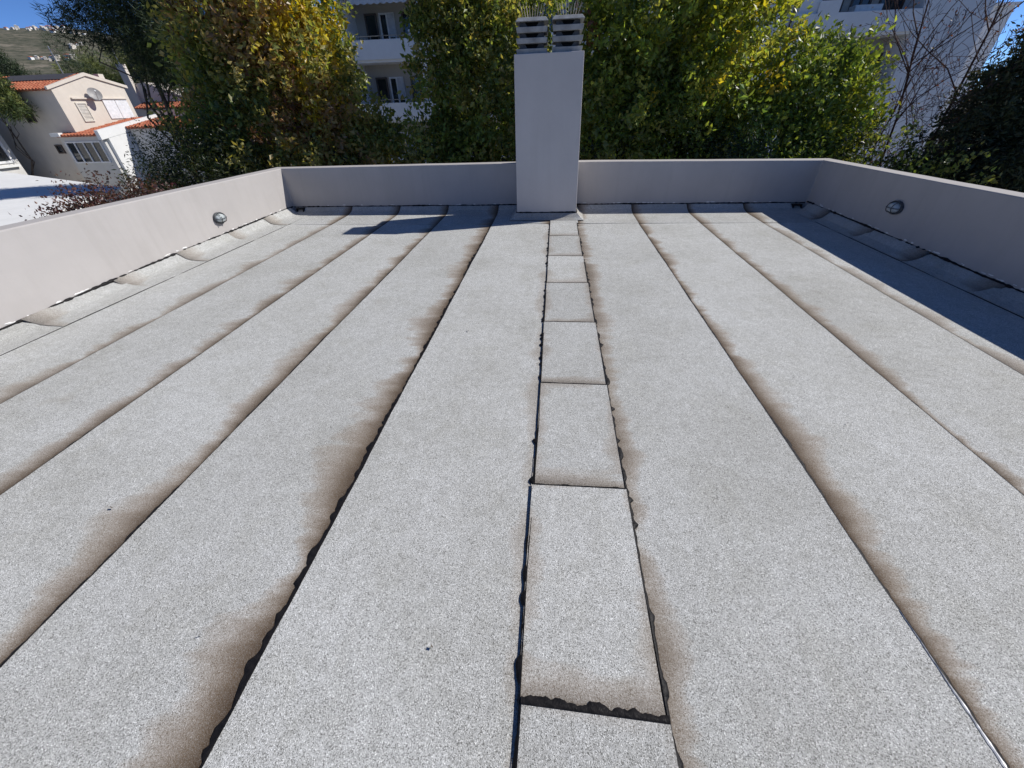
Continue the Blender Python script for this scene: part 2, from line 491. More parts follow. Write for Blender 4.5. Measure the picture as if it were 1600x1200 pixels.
# ridge patches, the nearer one lapping over the farther one
PY = [-2.55, -1.55, -0.57, 0.41, 1.37, 2.315, 3.31, 4.296, 5.263, 6.255, 7.16]
pl = [-.05, -.052, -.054, -.062, -.047, -.05, -.05, -.048, -.05, -.05]
pr = [.45, .45, .447, .442, .436, .433, .425, .42, .41, .405]
for i in range(len(PY) - 1):
    y0, y1 = PY[i], PY[i + 1]
    ys = np.linspace(y0 - (0.06 if i else 0), y1, 26)
    skew = 0.003 if i == 2 else random.uniform(-.006, .006)
    off = random.uniform(-.003, .003)
    wl, wr, wt = wob(500 + i, 5, .6), wob(530 + i, 5, .6), wob(560 + i, 5, 1.2)
    def xs(y, i=i, wl=wl, wr=wr, off=off):
        A = pl[i] + off + .003 * float(wl(y)); B = pr[i] + off + .003 * float(wr(y))
        return [A + (B - A) * t for t in (0, .1, .25, .5, .75, .9, 1)]
    def zf(x, y, y0=y0, y1=y1):
        t = (y - y0) / (y1 - y0)
        return 0.0135 + 0.0055 * t
    def ed(x, y, y0=y0, i=i):
        base = max(0.0, y - y0)
        return min(base, .07 + 1.1 * min(abs(x - pl[i]), abs(x - pr[i])), .09 + 1.2 * abs(PY[i + 1] - y))
    o = grid_sheet('ridge_patch', xs, ys, zf, ed, [.3, .3, .3, .72, .7, .65, .7, .6, .6, .5][i], 0.16, deck, tone=[1, 1, .96, 1.03, .96, .93, .9, 1.04, .92, .98][i])
    # skew the far edge a little, as laid by hand
    for vtx in o.data.vertices:
        t = (vtx.co.y - ys[0]) / (ys[-1] - ys[0])
        vtx.co.y += t * (-skew * (vtx.co.x - 0.2) * 6)
    # squeezed bitumen along the far edge, on the farther patch
    if i < len(PY) - 2:
        f = scallop(600 + i, 0.006 if i != 2 else 0.020, 0.008 if i != 2 else 0.022, 12, -.2, .6)
        V, F = [], []
        nx = 60
        for q in range(nx):
            x = pl[i] + (pr[i] - pl[i]) * q / (nx - 1)
            yb = y1 - skew * (x - .2) * 6; wv = max(.002, f(x))
            for t, zz in ((-.25, .5), (.1, 1), (.55, .85), (.9, .4), (1, 0)):
                V.append((x, yb + (wv * t if t > 0 else -.002), 0.0175 + 0.006 * zz))
        for q in range(nx - 1):
            for j in range(4):
                a = q * 5 + j; F.append((a, a + 5, a + 6, a + 1))
        mesh_obj('bitumen_seam', V, np.array(F)[:, ::-1], BIT, deck, smooth=True)
def ridge_path(tab):
    ym = [(PY[i] + PY[i + 1]) / 2 for i in range(len(tab))]
    return lambda y: float(np.interp(y, ym, tab))
bead('bitumen_seam', deck, ridge_path(pl), -1, scallop(21, 0.009, 0.022, 9), 0.012, 0.005, y0=-2.5, y1=7.16, top=0.0178)
bead('bitumen_seam', deck, ridge_path(pr), 1, scallop(22, 0.009, 0.026, 9), 0.012, 0.005, y0=-2.5, y1=7.16, top=0.0178)

# flashings: folded pieces up the walls
def flashing(profile, along0, along1, place, dirt, reach, lift=0.0, seed=0, tone=0.93, steady=1.0):
    """profile: [(s, z)] s from the wall outwards; place(a, s, z) -> xyz"""
    n = 22
    w1 = wob(seed, 5, 1.3, .7)
    V, E = [], []
    al = np.linspace(along0, along1, n)
    for a in al:
        for q, (s_, z_) in enumerate(profile):
            k_ = 0.004 * float(w1(a + q * .37)) * (1 if 0 < q < len(profile) - 1 else .5)
            V.append(place(a, s_ + k_, z_ + lift + (k_ if q < 3 else 0)))
            E.append(abs(a - along0) if steady < 1 else abs(a - along0) * (1.0 if s_ < .2 else 2.2) + (0.0 if s_ < .2 else 0.6 * (s_ - .15)))
    m = len(profile)
    F = []
    for i in range(n - 1):
        for j in range(m - 1):
            b = i * m + j; F.append((b, b + 1, b + m + 1, b + m))
    V = np.array(V)
    o = mesh_obj('flashing', V, np.array(F), MEMB, deck, attrs={'edge': ('FLOAT', E), 'dirt': ('FLOAT', np.full(len(E), dirt)), 'reach': ('FLOAT', np.full(len(E), reach)), 'tone': ('FLOAT', np.full(len(E), tone)), 'steady': ('FLOAT', np.full(len(E), steady))})
    sm = o.modifiers.new('thickness', 'SOLIDIFY'); sm.thickness = 0.005; sm.offset = 0
    return o

def zb_left(y): return float(np.interp(y, [-4.5, 2.8, 4.7, 7.8], [.055, .055, .113, .128]))
def zb_right(y): return float(np.interp(y, [-4.5, 3.9, 5.5, 7.9], [.08, .088, .113, .135]))
cuts = [-4.4, -3, -2, -1, 0, 1, 2, 3.0, 3.997, 4.98, 5.964, 6.97, 7.86]
for i in range(len(cuts) - 1):
    zb = zb_left((cuts[i] + cuts[i + 1]) / 2) + .004
    prof = [(.004, zb), (.02, zb - .008), (.12, .04), (.18, .022), (.27, .014), (.43, .011)]
    flashing(prof, cuts[i], cuts[i + 1] + (.05 if i < len(cuts) - 2 else 0), lambda a, s_, z_: (XL + s_, a, z_), 0.62, 0.34, lift=.0005 + .007 * (i % 2), seed=700 + i)
cutr = [-4.4, -3, -2, -1, 0, 1.1, 2.1, 3.1, 4.107, 5.113, 6.12, 7.205, 7.86]
for i in range(len(cutr) - 1):
    zb = zb_right((cutr[i] + cutr[i + 1]) / 2) + .004
    prof = [(.004, zb), (.02, zb - .008), (.11, .04), (.17, .022), (.22, .014), (.27, .012)]
    flashing(prof, cutr[i], cutr[i + 1] + (.05 if i < len(cutr) - 2 else 0), lambda a, s_, z_: (XR - s_, a, z_), 0.75, 0.34, lift=.0005 + .007 * (i % 2), seed=740 + i)
bx = [XL + .12, -4.03, -3.03, -2.05, -1.06, -.05, .43, 1.45, 2.455, 3.45, XR - .12]
for i in range(len(bx) - 1):
    ctr = (bx[i] + bx[i + 1]) / 2
    d_, r_ = (1.0, .22) if ctr < 0 or ctr > .43 else (.2, .1)
    lf = .0003 * (5 - abs(i - 5)) + .001
    if i == 5: lf = .012
    prof = [(.004, .118), (.02, .11), (.10, .055), (.19, .028), (.30, .012), (YB - FOOT, .0045)]
    a0, a1 = (bx[i + 1], bx[i] - .0) if ctr < 0 else (bx[i], bx[i + 1])
    flashing(prof, a0, a1, lambda a, s_, z_: (a, YB - s_, z_), d_, r_, lift=lf, seed=780 + i, steady=0.3)

# thin sealant line along the foot of the side flashings
bead('bitumen_seam', deck, lambda y: XL + .43, 1, scallop(61, 0.0015, 0.004, 3), 0.004, 0.008, y1=7.1, top=0.013)
bead('bitumen_seam', deck, lambda y: XR - .27, -1, scallop(62, 0.0015, 0.004, 3), 0.004, 0.008, y1=7.1, top=0.013)
# black irregular sealant line along the wall at the top of the flashing
def wall_bead(pts, nrm, seed, base=.014, amp=.014):
    pts = [Vector(p) for p in pts]; L = [0]
    for a, b in zip(pts, pts[1:]): L.append(L[-1] + (b - a).length)
    f = scallop(seed, base, amp, 9, 0, L[-1]); g = wob(seed + 3, 5, .7, .7)
    P, R = [], []
    for t in np.arange(0, L[-1], .02):
        i = max(0, int(np.searchsorted(L, t, side='right')) - 1); i = min(i, len(pts) - 2)
        q = pts[i].lerp(pts[i + 1], (t - L[i]) / (L[i + 1] - L[i]))
        q = q + Vector((0, 0, .006 * float(g(t)))) + nrm * .003
        P.append(q); R.append(max(.004, f(t) * .8))
    return MB().tube(P, R, 6).build('bitumen_seam', BIT, deck, smooth=True)
wall_bead([(XL, y, zb_left(y) + .008) for y in np.linspace(-4.4, 7.98, 14)], Vector((1, 0, 0)), 31)
wall_bead([(XR, y, zb_right(y) + .008) for y in np.linspace(-4.4, 7.98, 14)], Vector((-1, 0, 0)), 32)
wall_bead([(XL + .02, YB, .122), (-.67, YB, .128)], Vector((0, -1, 0)), 33, .012, .008)
wall_bead([(.42, YB, .128), (XR - .02, YB, .124)], Vector((0, -1, 0)), 34, .012, .008)

# ------------------------------------------------------------------ parapet (goes on down as the house wall)
def build_parapet():
    TH = .21
    pin, zin = [], []
    ztl = lambda y: float(np.interp(y, [-4.5, 3.4, 8.0], [.85, .85, .812]))
    ztr = lambda y: float(np.interp(y, [-4.5, 4.5, 8.0], [.835, .835, .79]))
    jit = lambda: random.uniform(-.0015, .0015)
    for y in np.linspace(YN, YB, 26): pin.append((XL, y)); zin.append(ztl(y) + jit())
    xb = np.linspace(XL, XR, 22)
    for x in xb[1:-1]: pin.append((x, YB)); zin.append(float(np.interp(x, [XL, -.8, .43, XR], [.812, .829, .835, .79])) + jit())
    for y in np.linspace(YB, YN, 26): pin.append((XR, y)); zin.append(ztr(y) + jit())
    for x in xb[::-1][1:-1]: pin.append((x, YN)); zin.append(.84)
    n = len(pin)
    def outer(p):
        x, y = p
        return (x - TH if abs(x - XL) < 1e-6 else x + TH if abs(x - XR) < 1e-6 else x,
                y + TH if abs(y - YB) < 1e-6 else y - TH if abs(y - YN) < 1e-6 else y)
    V = []
    for (x, y), z in zip(pin, zin):
        ox, oy = outer((x, y))
        V += [(x + jit(), y + jit(), -.28), (x + jit(), y + jit(), z), (ox, oy, z + .004), (ox, oy, GZ - .2)]
    F = []
    for i in range(n):
        a, b = i * 4, ((i + 1) % n) * 4
        for j in range(3): F.append((a + j, b + j, b + j + 1, a + j + 1))
    o = mesh_obj('parapet_wall', V, F, PLAS)
    bv = o.modifiers.new('bevel', 'BEVEL'); bv.width = .014; bv.segments = 3; bv.limit_method = 'ANGLE'; bv.angle_limit = math.radians(50)
    tag(o, 'pale grey plastered parapet wall enclosing the flat membrane roof', 'wall')
    bm = bmesh.new(); bm.from_mesh(o.data); bmesh.ops.recalc_face_normals(bm, faces=bm.faces); bm.to_mesh(o.data); bm.free()
    return o
parapet = build_parapet()
# loose flakes of white filler just above the sealant
def flakes(fn, cnt, seed):
    r = np.random.default_rng(seed); V, F = [], []
    for _ in range(cnt):
        c, n_, t = fn(r)
        L, h = r.uniform(.008, .05), r.uniform(.004, .014)
        k = 7; b = len(V)
        for q in range(k):
            an = 2 * math.pi * q / k; rr = r.uniform(.6, 1.1)
            V.append(c + t * (L * math.cos(an) * rr) + Vector((0, 0, h * math.sin(an) * rr)) + n_ * .001)
        V.append(c + n_ * .006)
        F += [(b + q, b + (q + 1) % k, b + k) for q in range(k)]
    o = mesh_obj('filler_flakes', V, F, CHIP, parapet)
    o['kind'] = 'stuff'
def fl_left(r):
    y = r.uniform(2.2, 7.7); return Vector((XL, y, zb_left(y) + .024 + abs(r.normal(0, .006)))), Vector((1, 0, 0)), Vector((0, 1, 0))
def fl_right(r):
    y = r.uniform(3, 7.7); return Vector((XR, y, zb_right(y) + .026 + abs(r.normal(0, .008)))), Vector((-1, 0, 0)), Vector((0, 1, 0))
def fl_back(r):
    x = r.uniform(-5, 4.3)
    if -.75 < x < .5: x += 1.6
    return Vector((x, YB, .143 + abs(r.normal(0, .003)))), Vector((0, -1, 0)), Vector((1, 0, 0))
flakes(fl_left, 36, 1); flakes(fl_right, 34, 2); flakes(fl_back, 30, 3)

# scuppers in the two back corners, drain elbow at the chimney foot
for sx, nm in ((XR - .19, 1), (XL + .19, 2)):
    m = MB(); y0 = YB - .115
    m.box((sx - .075, y0 - .01, .02), (sx - .058, y0 + .10, .115)).box((sx + .058, y0 - .01, .02), (sx + .075, y0 + .10, .115))
    m.box((sx - .058, y0 - .01, .098), (sx + .058, y0 + .10, .115)).box((sx - .058, y0 + .09, .02), (sx + .058, y0 + .099, .098))
    m.build('scupper_box', BIT, deck, bevel=.004)

# ------------------------------------------------------------------ chimney
def build_chimney():
    root = empty('chimney', (-.14, 7.7, 0))
    T = lambda p: (p[0] + .14, p[1] - 7.7, p[2])
    lo = [(-.653, 7.35, -.01), (.402, 7.35, -.01), (.402, 8.12, -.01), (-.653, 8.12, -.01)]
    hi = [(-.658, 7.352, 2.291), (.363, 7.352, 2.297), (.363, 8.12, 2.297), (-.658, 8.12, 2.291)]
    MB().hexa([T(p) for p in lo + hi]).build('shaft', CHIM, root, bevel=.008)
    # membrane collar and sealant round the foot
    f0 = MB()
    P = [(-.66, 7.99), (-.66, 7.343), (.409, 7.343), (.409, 7.99)]
    V, F, R = [], [], []
    prof = [(.0, .118), (.012, .11), (.07, .05), (.115, .024), (.13, .0225)]
    dirs = [(-1, 0), (-1, -1), (1, -1), (1, 0)]
    for (x, y), (dx, dy) in zip(P, dirs):
        for s_, z_ in prof: V.append((x + dx * s_ + .14, y + dy * s_ - 7.7, z_))
    for i in range(3):
        for j in range(len(prof) - 1):
            a = i * 5 + j; F.append((a, a + 5, a + 6, a + 1))
    n = len(V)
    o = mesh_obj('collar_flashing', V, F, MEMB, root, attrs={'edge': ('FLOAT', np.full(n, .1)), 'dirt': ('FLOAT', np.full(n, .4)), 'reach': ('FLOAT', np.full(n, .2)), 'tone': ('FLOAT', np.full(n, .9))})
    sm = o.modifiers.new('t', 'SOLIDIFY'); sm.thickness = .004
    g = scallop(41, .012, .010, 10, -3, 3)
    pts, rad = [], []
    path = [(-.657, 7.99), (-.657, 7.347), (.406, 7.347), (.406, 7.99)]
    t = 0
    for (a, b) in zip(path, path[1:]):
        nn = 30
        for q in range(nn):
            u = q / nn; pts.append((a[0] + (b[0] - a[0]) * u + .14, a[1] + (b[1] - a[1]) * u - 7.7, .124 + random.uniform(-.002, .002))); t += .03; rad.append(max(.005, g(t - 1.4)))
    MB().tube(pts, rad, 6).build('sealant_line', BIT, root, smooth=True)
    tag(root, 'plain pale grey plastered chimney standing in the middle of the back parapet', 'chimney')
build_chimney()

def build_cap(cx, cy, z0, w_, label, tilt):
    root = empty('chimney_cowl', (cx, cy, z0)); root.rotation_euler = (0, tilt, 0)
    h = w_ / 2; dz = .118
    for k_ in range(3):
        zb = k_ * dz
        # tray with a flared lip
        m = MB()
        a, b = h - .012, h
        m.hexa([(-a, -a, zb), (a, -a, zb), (a, a, zb), (-a, a, zb), (-b, -b, zb + .062), (b, -b, zb + .062), (b, b, zb + .062), (-b, b, zb + .062)])
        t = m.build('tier', CONC, root, bevel=.006)
        # four corner piers leaving a trapezoid mouth on each side
        for sx in (-1, 1):
            for sy in (-1, 1):
                q = MB(); e = h - .045; bt = .135; tp = .075; zz0, zz1 = zb + .046, zb + dz + .004
                poly0 = [(e, e), (e - bt, e), (e - bt, e - .05), (e - .05, e - .05), (e - .05, e - bt), (e, e - bt)]
                poly1 = [(e - .014, e - .014), (e - tp, e - .014), (e - tp, e - .05), (e - .05, e - .05), (e - .05, e - tp), (e - .014, e - tp)]
                V = [(sx * x, sy * y, zz0) for x, y in poly0] + [(sx * x, sy * y, zz1) for x, y in poly1]
                F = [tuple(range(6))[::-1], tuple(range(6, 12))] + [(i, (i + 1) % 6, 6 + (i + 1) % 6, 6 + i) for i in range(6)]
                o = mesh_obj('pier', V, F, PIERSHADE, t)
    top = 3 * dz
    MB().hexa([(-h - .008, -h - .008, top), (h + .008, -h - .008, top), (h + .008, h + .008, top), (-h - .008, h + .008, top),
               (-h + .03, -h + .03, top + .046), (h - .03, -h + .03, top + .046), (h - .03, h - .03, top + .046), (-h + .03, h - .03, top + .046)]).build('lid', CONC, root, bevel=.005)
    MB().box((-.10, -.10, .05), (.10, .10, top)).build('flue_core', SOOT, root)
    # bird spikes on a strip
    st = MB()
    for yy in (-.09, .05): st.box((-.14, yy - .02, top + .044), (.14, yy + .02, top + .056))
    strip = st.build('spike_strip', SPBASE, root)
    m = MB()
    for yy in (-.09, .05):
        for i in range(9):
            x = -.13 + .26 * i / 8
            lean = (x / .13) * .05 + random.uniform(-.012, .012); ly = random.choice((-.05, .0, .05)) + random.uniform(-.01, .01)
            L = random.uniform(.12, .165)
            m.tube([(x, yy, top + .054), (x + lean, yy + ly, top + .054 + L)], [.0028, .0018], 5)
    sp = m.build('spikes', SPIKE, strip); sp['kind'] = 'stuff'
    tag(root, label, 'chimney cowl', 'concrete cowls on the chimney')
build_cap(-.40, 7.62, 2.288, .455, 'left three tiered concrete cowl with bird spikes on the chimney top', 0.0)
build_cap(.115, 7.62, 2.294, .445, 'right three tiered concrete cowl with bird spikes on the chimney top', 0.0)

# ------------------------------------------------------------------ bulkhead lamps
def build_lamp(loc, nx, label):
    root = empty('bulkhead_lamp', loc)
    ea, eb = .112, .082
    def ell(d, a, b, k=28): return [(nx * d, a * math.cos(2 * math.pi * i / k), b * math.sin(2 * math.pi * i / k)) for i in range(k)]
    def loft(rings, k=28, cap=True):
        V = [p for r in rings for p in r]; F = []
        for i in range(len(rings) - 1):
            for j in range(k): F.append((i * k + j, i * k + (j + 1) % k, (i + 1) * k + (j + 1) % k, (i + 1) * k + j))
        if cap: F.append(tuple((len(rings) - 1) * k + j for j in range(k)))
        if nx < 0: F = [f[::-1] for f in F]
        return V, F
    V, F = loft([ell(.0, ea, eb), ell(.022, ea, eb), ell(.03, ea - .006, eb - .006), ell(.032, ea - .02, eb - .02)])
    mesh_obj('base_ring', V, F, CAGE, root, smooth=False)
    rings = []
    for q in range(8):
        t = q / 7 * math.pi / 2; rings.append(ell(.028 + .062 * math.sin(t), (ea - .022) * max(.04, math.cos(t) ** .6), (eb - .02) * max(.04, math.cos(t) ** .6)))
    V, F = loft(rings); mesh_obj('glass_lens', V, F, LENS, root, smooth=True)
    cg = MB()
    for yy in (-.045, .045):
        zz = (eb - .01) * math.sqrt(1 - (yy / ea) ** 2)
        cg.tube([(nx * (.026 + .078 * math.sin(t) ** .7), yy, zz * math.cos(t)) for t in np.linspace(0.001, math.pi - .001, 14)], .0048, 6)
    cg.tube([(nx * (.026 + .082 * math.sin(t) ** .7), (ea - .01) * math.cos(t), 0) for t in np.linspace(.001, math.pi - .001, 16)], .0048, 6)
    rim = [(nx * .034, (ea - .004) * math.cos(t), (eb - .004) * math.sin(t)) for t in np.linspace(0, 2 * math.pi, 30)]
    cg.tube(rim, .007, 6)
    cg.build('wire_cage', CAGE, root, smooth=True)
    tag(root, label, 'lamp', 'caged lamps on the parapet')
build_lamp((XL, 5.99, .365), 1, 'oval caged bulkhead lamp on the sunlit left parapet')
build_lamp((XR, 5.955, .455), -1, 'oval caged bulkhead lamp on the shaded right parapet')

# ------------------------------------------------------------------ dry bits lying on the roof
def litter(x, y, rz, L):
    V = [(0, -L, .006), (L * .35, 0, .001), (0, L, .009), (-L * .35, 0, .012), (0, 0, .004)]
    F = [(0, 1, 4), (1, 2, 4), (2, 3, 4), (3, 0, 4)]
    o = mesh_obj('dry_leaf', V, F, BARK, loc=(x, y, .0105)); o.rotation_euler = (0, 0, rz)
    tag(o, 'tiny dry brown leaf lying on the grey roof membrane', 'leaf', 'dry leaves on the roof')
for x, y, r_, L in [(-.41, .56, .6, .008), (-1.35, .52, 1.9, .009), (-2.3, 1.05, 1.2, .012), (-.75, 3.1, .3, .012), (1.9, 2.0, 2.2, .012)]: litter(x, y, r_, L)

# ------------------------------------------------------------------ foliage
def unit(v): return v / np.maximum(np.linalg.norm(v, axis=-1, keepdims=True), 1e-9)

def lump(d, seed, amp=.30):
    r = np.random.default_rng(seed); o = np.zeros(len(d))
    for i in range(7):
        k_ = r.normal(size=3) * (2.0 + 1.1 * i); o += np.sin(d @ k_ + r.uniform(0, 6.28)) / (1.3 + .5 * i)
    return 1 + amp * o / 1.8

def foliage(blobs, ntw, per, leaf, seed, palette, patches=(), twig=.45, up=.45, inner=.45, asp=.62, jit=.3, spread=.09, droop=.0, zmin=None):
    """leaf faces on twigs spread through ellipsoid blobs (cx,cy,cz,rx,ry,rz)"""
    r = np.random.default_rng(seed)
    bl = np.array(blobs, dtype=float)
    vol = (bl[:, 3] * bl[:, 4] * bl[:, 5]) ** (2 / 3.); pick = r.choice(len(bl), ntw, p=vol / vol.sum())
    d = unit(r.normal(size=(ntw, 3)))
    rad = (inner + (1 - inner) * r.random(ntw) ** .55)
    lumpy = np.empty(ntw)
    for b in range(len(bl)):
        k_ = pick == b; lumpy[k_] = lump(d[k_], seed * 31 + b)
    base = bl[pick, :3] + d * bl[pick, 3:] * (rad * lumpy)[:, None]
    tdir = unit(d * .7 + np.array([0, 0, up]) + r.normal(size=(ntw, 3)) * .45)
    # colour by twig
    pal = np.array(palette)
    f = np.clip(.5 + .5 * (np.sin(base @ np.array([1.1, .9, .7]) + seed) * .5 + np.sin(base @ np.array([-2.3, 1.7, 2.9]) + 2 * seed) * .35) + r.normal(size=ntw) * .22, 0, .999)
    idx = (f * len(pal)).astype(int); col = pal[idx]
    for (px, py, pz, pr_, c_, st) in patches:
        q = np.exp(-(((base - np.array([px, py, pz])) / pr_) ** 2).sum(1)) * st
        sel = r.random(ntw) < q; col[sel] = np.array(c_) * r.uniform(.8, 1.2, (sel.sum(), 1))
    n = ntw * per
    t = r.random((ntw, per)) ** .8
    pos = base[:, None] + tdir[:, None] * (t * twig)[..., None] + r.normal(size=(ntw, per, 3)) * spread
    pos[..., 2] -= droop * t ** 2
    pos = pos.reshape(n, 3)
    ax = unit((tdir[:, None] * .55 + r.normal(size=(ntw, per, 3)) * .75 + np.array([0, 0, -.12])).reshape(n, 3))
    sd_ = unit(np.cross(ax, r.normal(size=(n, 3))))
    nr = np.cross(ax, sd_)
    L = leaf * r.uniform(.6, 1.25, (n, 1)); W = L * asp * r.uniform(.7, 1.1, (n, 1)) / 2
    tip = pos + ax * L
    m1 = pos + ax * L * .42 + sd_ * W + nr * W * .35
    m2 = pos + ax * L * .42 - sd_ * W + nr * W * .35
    V = np.stack([pos, m1, tip, m2], 1).reshape(-1, 3)
    i0 = np.arange(n) * 4
    F = np.stack([np.stack([i0, i0 + 1, i0 + 2], 1), np.stack([i0, i0 + 2, i0 + 3], 1)], 1).reshape(-1, 3)
    c = np.repeat(col, per, 0) * r.uniform(1 - jit, 1 + jit, (n, 1)) * (1 + r.normal(size=(n, 3)) * .06)
    c = np.clip(c, .004, .9)
    C = np.repeat(np.concatenate([c, np.ones((n, 1))], 1), 4, 0)
    return V, F, C

def limb_path(a, b, k=6, wig=.12, seed=0):
    r = np.random.default_rng(seed); a, b = np.array(a, float), np.array(b, float)
    L = np.linalg.norm(b - a); P = []
    for i in range(k + 1):
        t = i / k; q = a + (b - a) * t + r.normal(size=3) * wig * L * .25 * math.sin(math.pi * t); q[2] += .1 * L * math.sin(math.pi * t) * .3
        P.append(q)
    return P

def tree(name, label, base, blobs, ntw, per, leaf, seed, palette, patches=(), trunk_r=.2, mat=None, bark=None, cat='tree', group=None, limbs=9, **kw):
    bx_, by_, bz_ = base
    root = empty(name, base)
    V, F, C = foliage(blobs, ntw, per, leaf, seed, palette, patches, **kw)
    V = V - np.array(base)
    mesh_obj('crown', V, F, mat or LEAF, root, attrs={'tint': ('FLOAT_COLOR', C)})
    r = np.random.default_rng(seed + 77)
    main = blobs[0]; topz = main[2] + main[5] * .55
    m = MB(); TP = limb_path((0, 0, -.1), (main[0] - bx_, main[1] - by_, topz - bz_), 9, .06, seed)
    m.tube(TP, [trunk_r * (1 - .85 * i / 9) for i in range(10)], 9)
    for q in range(limbs):
        bl = blobs[q % len(blobs)]
        i = int(r.integers(3, 8)); st = TP[i]
        d = unit(r.normal(size=3) + np.array([0, 0, .4]))
        en = np.array(bl[:3]) + d * np.array(bl[3:]) * .75 - np.array(base)
        P = limb_path(st, en, 6, .25, seed * 13 + q); r0 = trunk_r * (1 - .85 * i / 9) * .6
        m.tube(P, [max(.012, r0 * (1 - .85 * j / 6)) for j in range(7)], 6)
    m.build('trunk', bark or BARK, root, smooth=True)
    tag(root, label, cat, group)
    return root

def lift(f, pal): return [tuple(min(.45, c * f) for c in q) for q in pal]
OLIVE = lift(3.8, [(.035, .046, .014), (.055, .064, .020), (.078, .082, .026), (.105, .096, .034), (.13, .100, .040), (.105, .070, .037)])
GREEN = lift(3.5, [(.034, .047, .013), (.052, .070, .018), (.075, .093, .023), (.098, .117, .026), (.14, .148, .032)])
BRIGHT = lift(2.1, [(.052, .078, .020), (.078, .11, .025), (.11, .14, .030), (.155, .18, .038)])
YEL = (.48, .38, .04); LIME = (.30, .32, .04); RUST = (.17, .085, .04)

tree('broadleaf_tree', 'tall olive green tree with yellow tinged leaves behind the back left parapet', (-7.4, 13.2, GZ),
     [(-7.6, 13.2, 1.3, 2.2, 2.2, 3.4), (-8.8, 12.6, .4, 1.9, 1.8, 3.2), (-6.3, 13.6, -.6, 1.35, 1.5, 2.3), (-7.3, 13.0, 3.7, 1.4, 1.6, 1.6), (-8.7, 12.8, 3.4, 1.3, 1.3, 1.7), (-6.6, 12.6, 2.6, .9, 1.0, 1.5), (-5.5, 13.4, .1, .95, 1.1, 1.5)],
     3000, 23, .155, 3, OLIVE, [(-6.0, 12.4, 3.1, .7, YEL, .8), (-6.3, 12.2, 4.4, .9, YEL, .5), (-8.6, 12, 4, 1.0, RUST, .35), (-7, 11, 1.5, .9, RUST, .25)], trunk_r=.24)
tree('broadleaf_tree', 'narrow green tree left of the chimney behind the back parapet', (-2.6, 14.0, GZ),
     [(-2.3, 14.0, 1.3, 1.35, 1.6, 3.2), (-2.9, 13.6, -.2, 1.1, 1.3, 2.0), (-1.3, 14.0, 2.3, 1.4, 1.4, 2.6), (-2.6, 13.9, 3.8, 1.15, 1.3, 1.5), (-3.2, 13.4, 3.0, .8, .9, 1.2), (-3.7, 13.2, .0, .75, .9, 1.4)],
     2100, 23, .145, 5, OLIVE[:4] + GREEN[:3], [(-2.2, 12.6, 4.2, .8, YEL, .35), (-3.6, 13, 4.4, .6, RUST, .3)], trunk_r=.2)
tree('broadleaf_tree', 'large green and yellow tree right of the chimney behind the back parapet', (2.9, 13.6, GZ),
     [(2.9, 13.6, 1.5, 2.5, 2.2, 3.4), (1.4, 13.9, .4, 1.6, 1.6, 3.0), (4.2, 13.2, 2.3, 1.4, 1.5, 2.4), (2.4, 13.6, 3.8, 1.9, 1.7, 1.6), (2.7, 13.4, .4, 2.1, 1.5, 2.3), (3.4, 13.4, 1.8, 1.5, 1.4, 1.8)],
     3400, 23, .145, 8, GREEN + OLIVE[1:3], [(4.6, 12.2, 3.6, 1.0, LIME, .9), (4.8, 12.2, 2.6, .7, YEL, .5), (3.2, 11.8, 2.9, .8, LIME, .6), (2.8, 11.6, 1.8, .4, YEL, .5), (4.9, 12.4, 1.5, .6, LIME, .6), (1.0, 12.6, 3.6, .6, RUST, .4)], trunk_r=.24)
tree('broadleaf_tree', 'bright green glossy leaved tree in front of the grey apartment wall', (6.2, 12.6, GZ),
     [(6.1, 12.6, .6, 1.35, 1.3, 2.1), (6.6, 12.4, 1.6, .85, .8, 1.15), (5.5, 12.5, .5, 1.0, 1.0, 1.8), (7.0, 12.1, .9, .6, .7, .7), (6.2, 12.4, -1.6, 1.6, 1.4, 2.0)],
     1400, 22, .135, 13, BRIGHT + GREEN[:2], [(7.2, 11.9, 1.2, .5, LIME, .6)], trunk_r=.14, mat=LEAFG, limbs=12)

def shrub(name, label, base, blobs, ntw, per, leaf, seed, palette, patches=(), mat=None, group=None, **kw):
    root = empty(name, base)
    V, F, C = foliage(blobs, ntw, per, leaf, seed, palette, patches, **kw)
    mesh_obj('foliage', V - np.array(base), F, mat or LEAF, root, attrs={'tint': ('FLOAT_COLOR', C)})
    m = MB(); r = np.random.default_rng(seed)
    for q in range(7):
        bl = blobs[q % len(blobs)]; e = np.array(bl[:3]) + unit(r.normal(size=3)) * np.array(bl[3:]) * .6 - np.array(base)
        m.tube(limb_path((r.uniform(-.15, .15), r.uniform(-.15, .15), -.1), e, 7, .2, seed + q), [.07 * (1 - .8 * i / 7) for i in range(8)], 6)
    m.build('stem', BARK, root, smooth=True)
    tag(root, label, 'shrub', group)
    return root

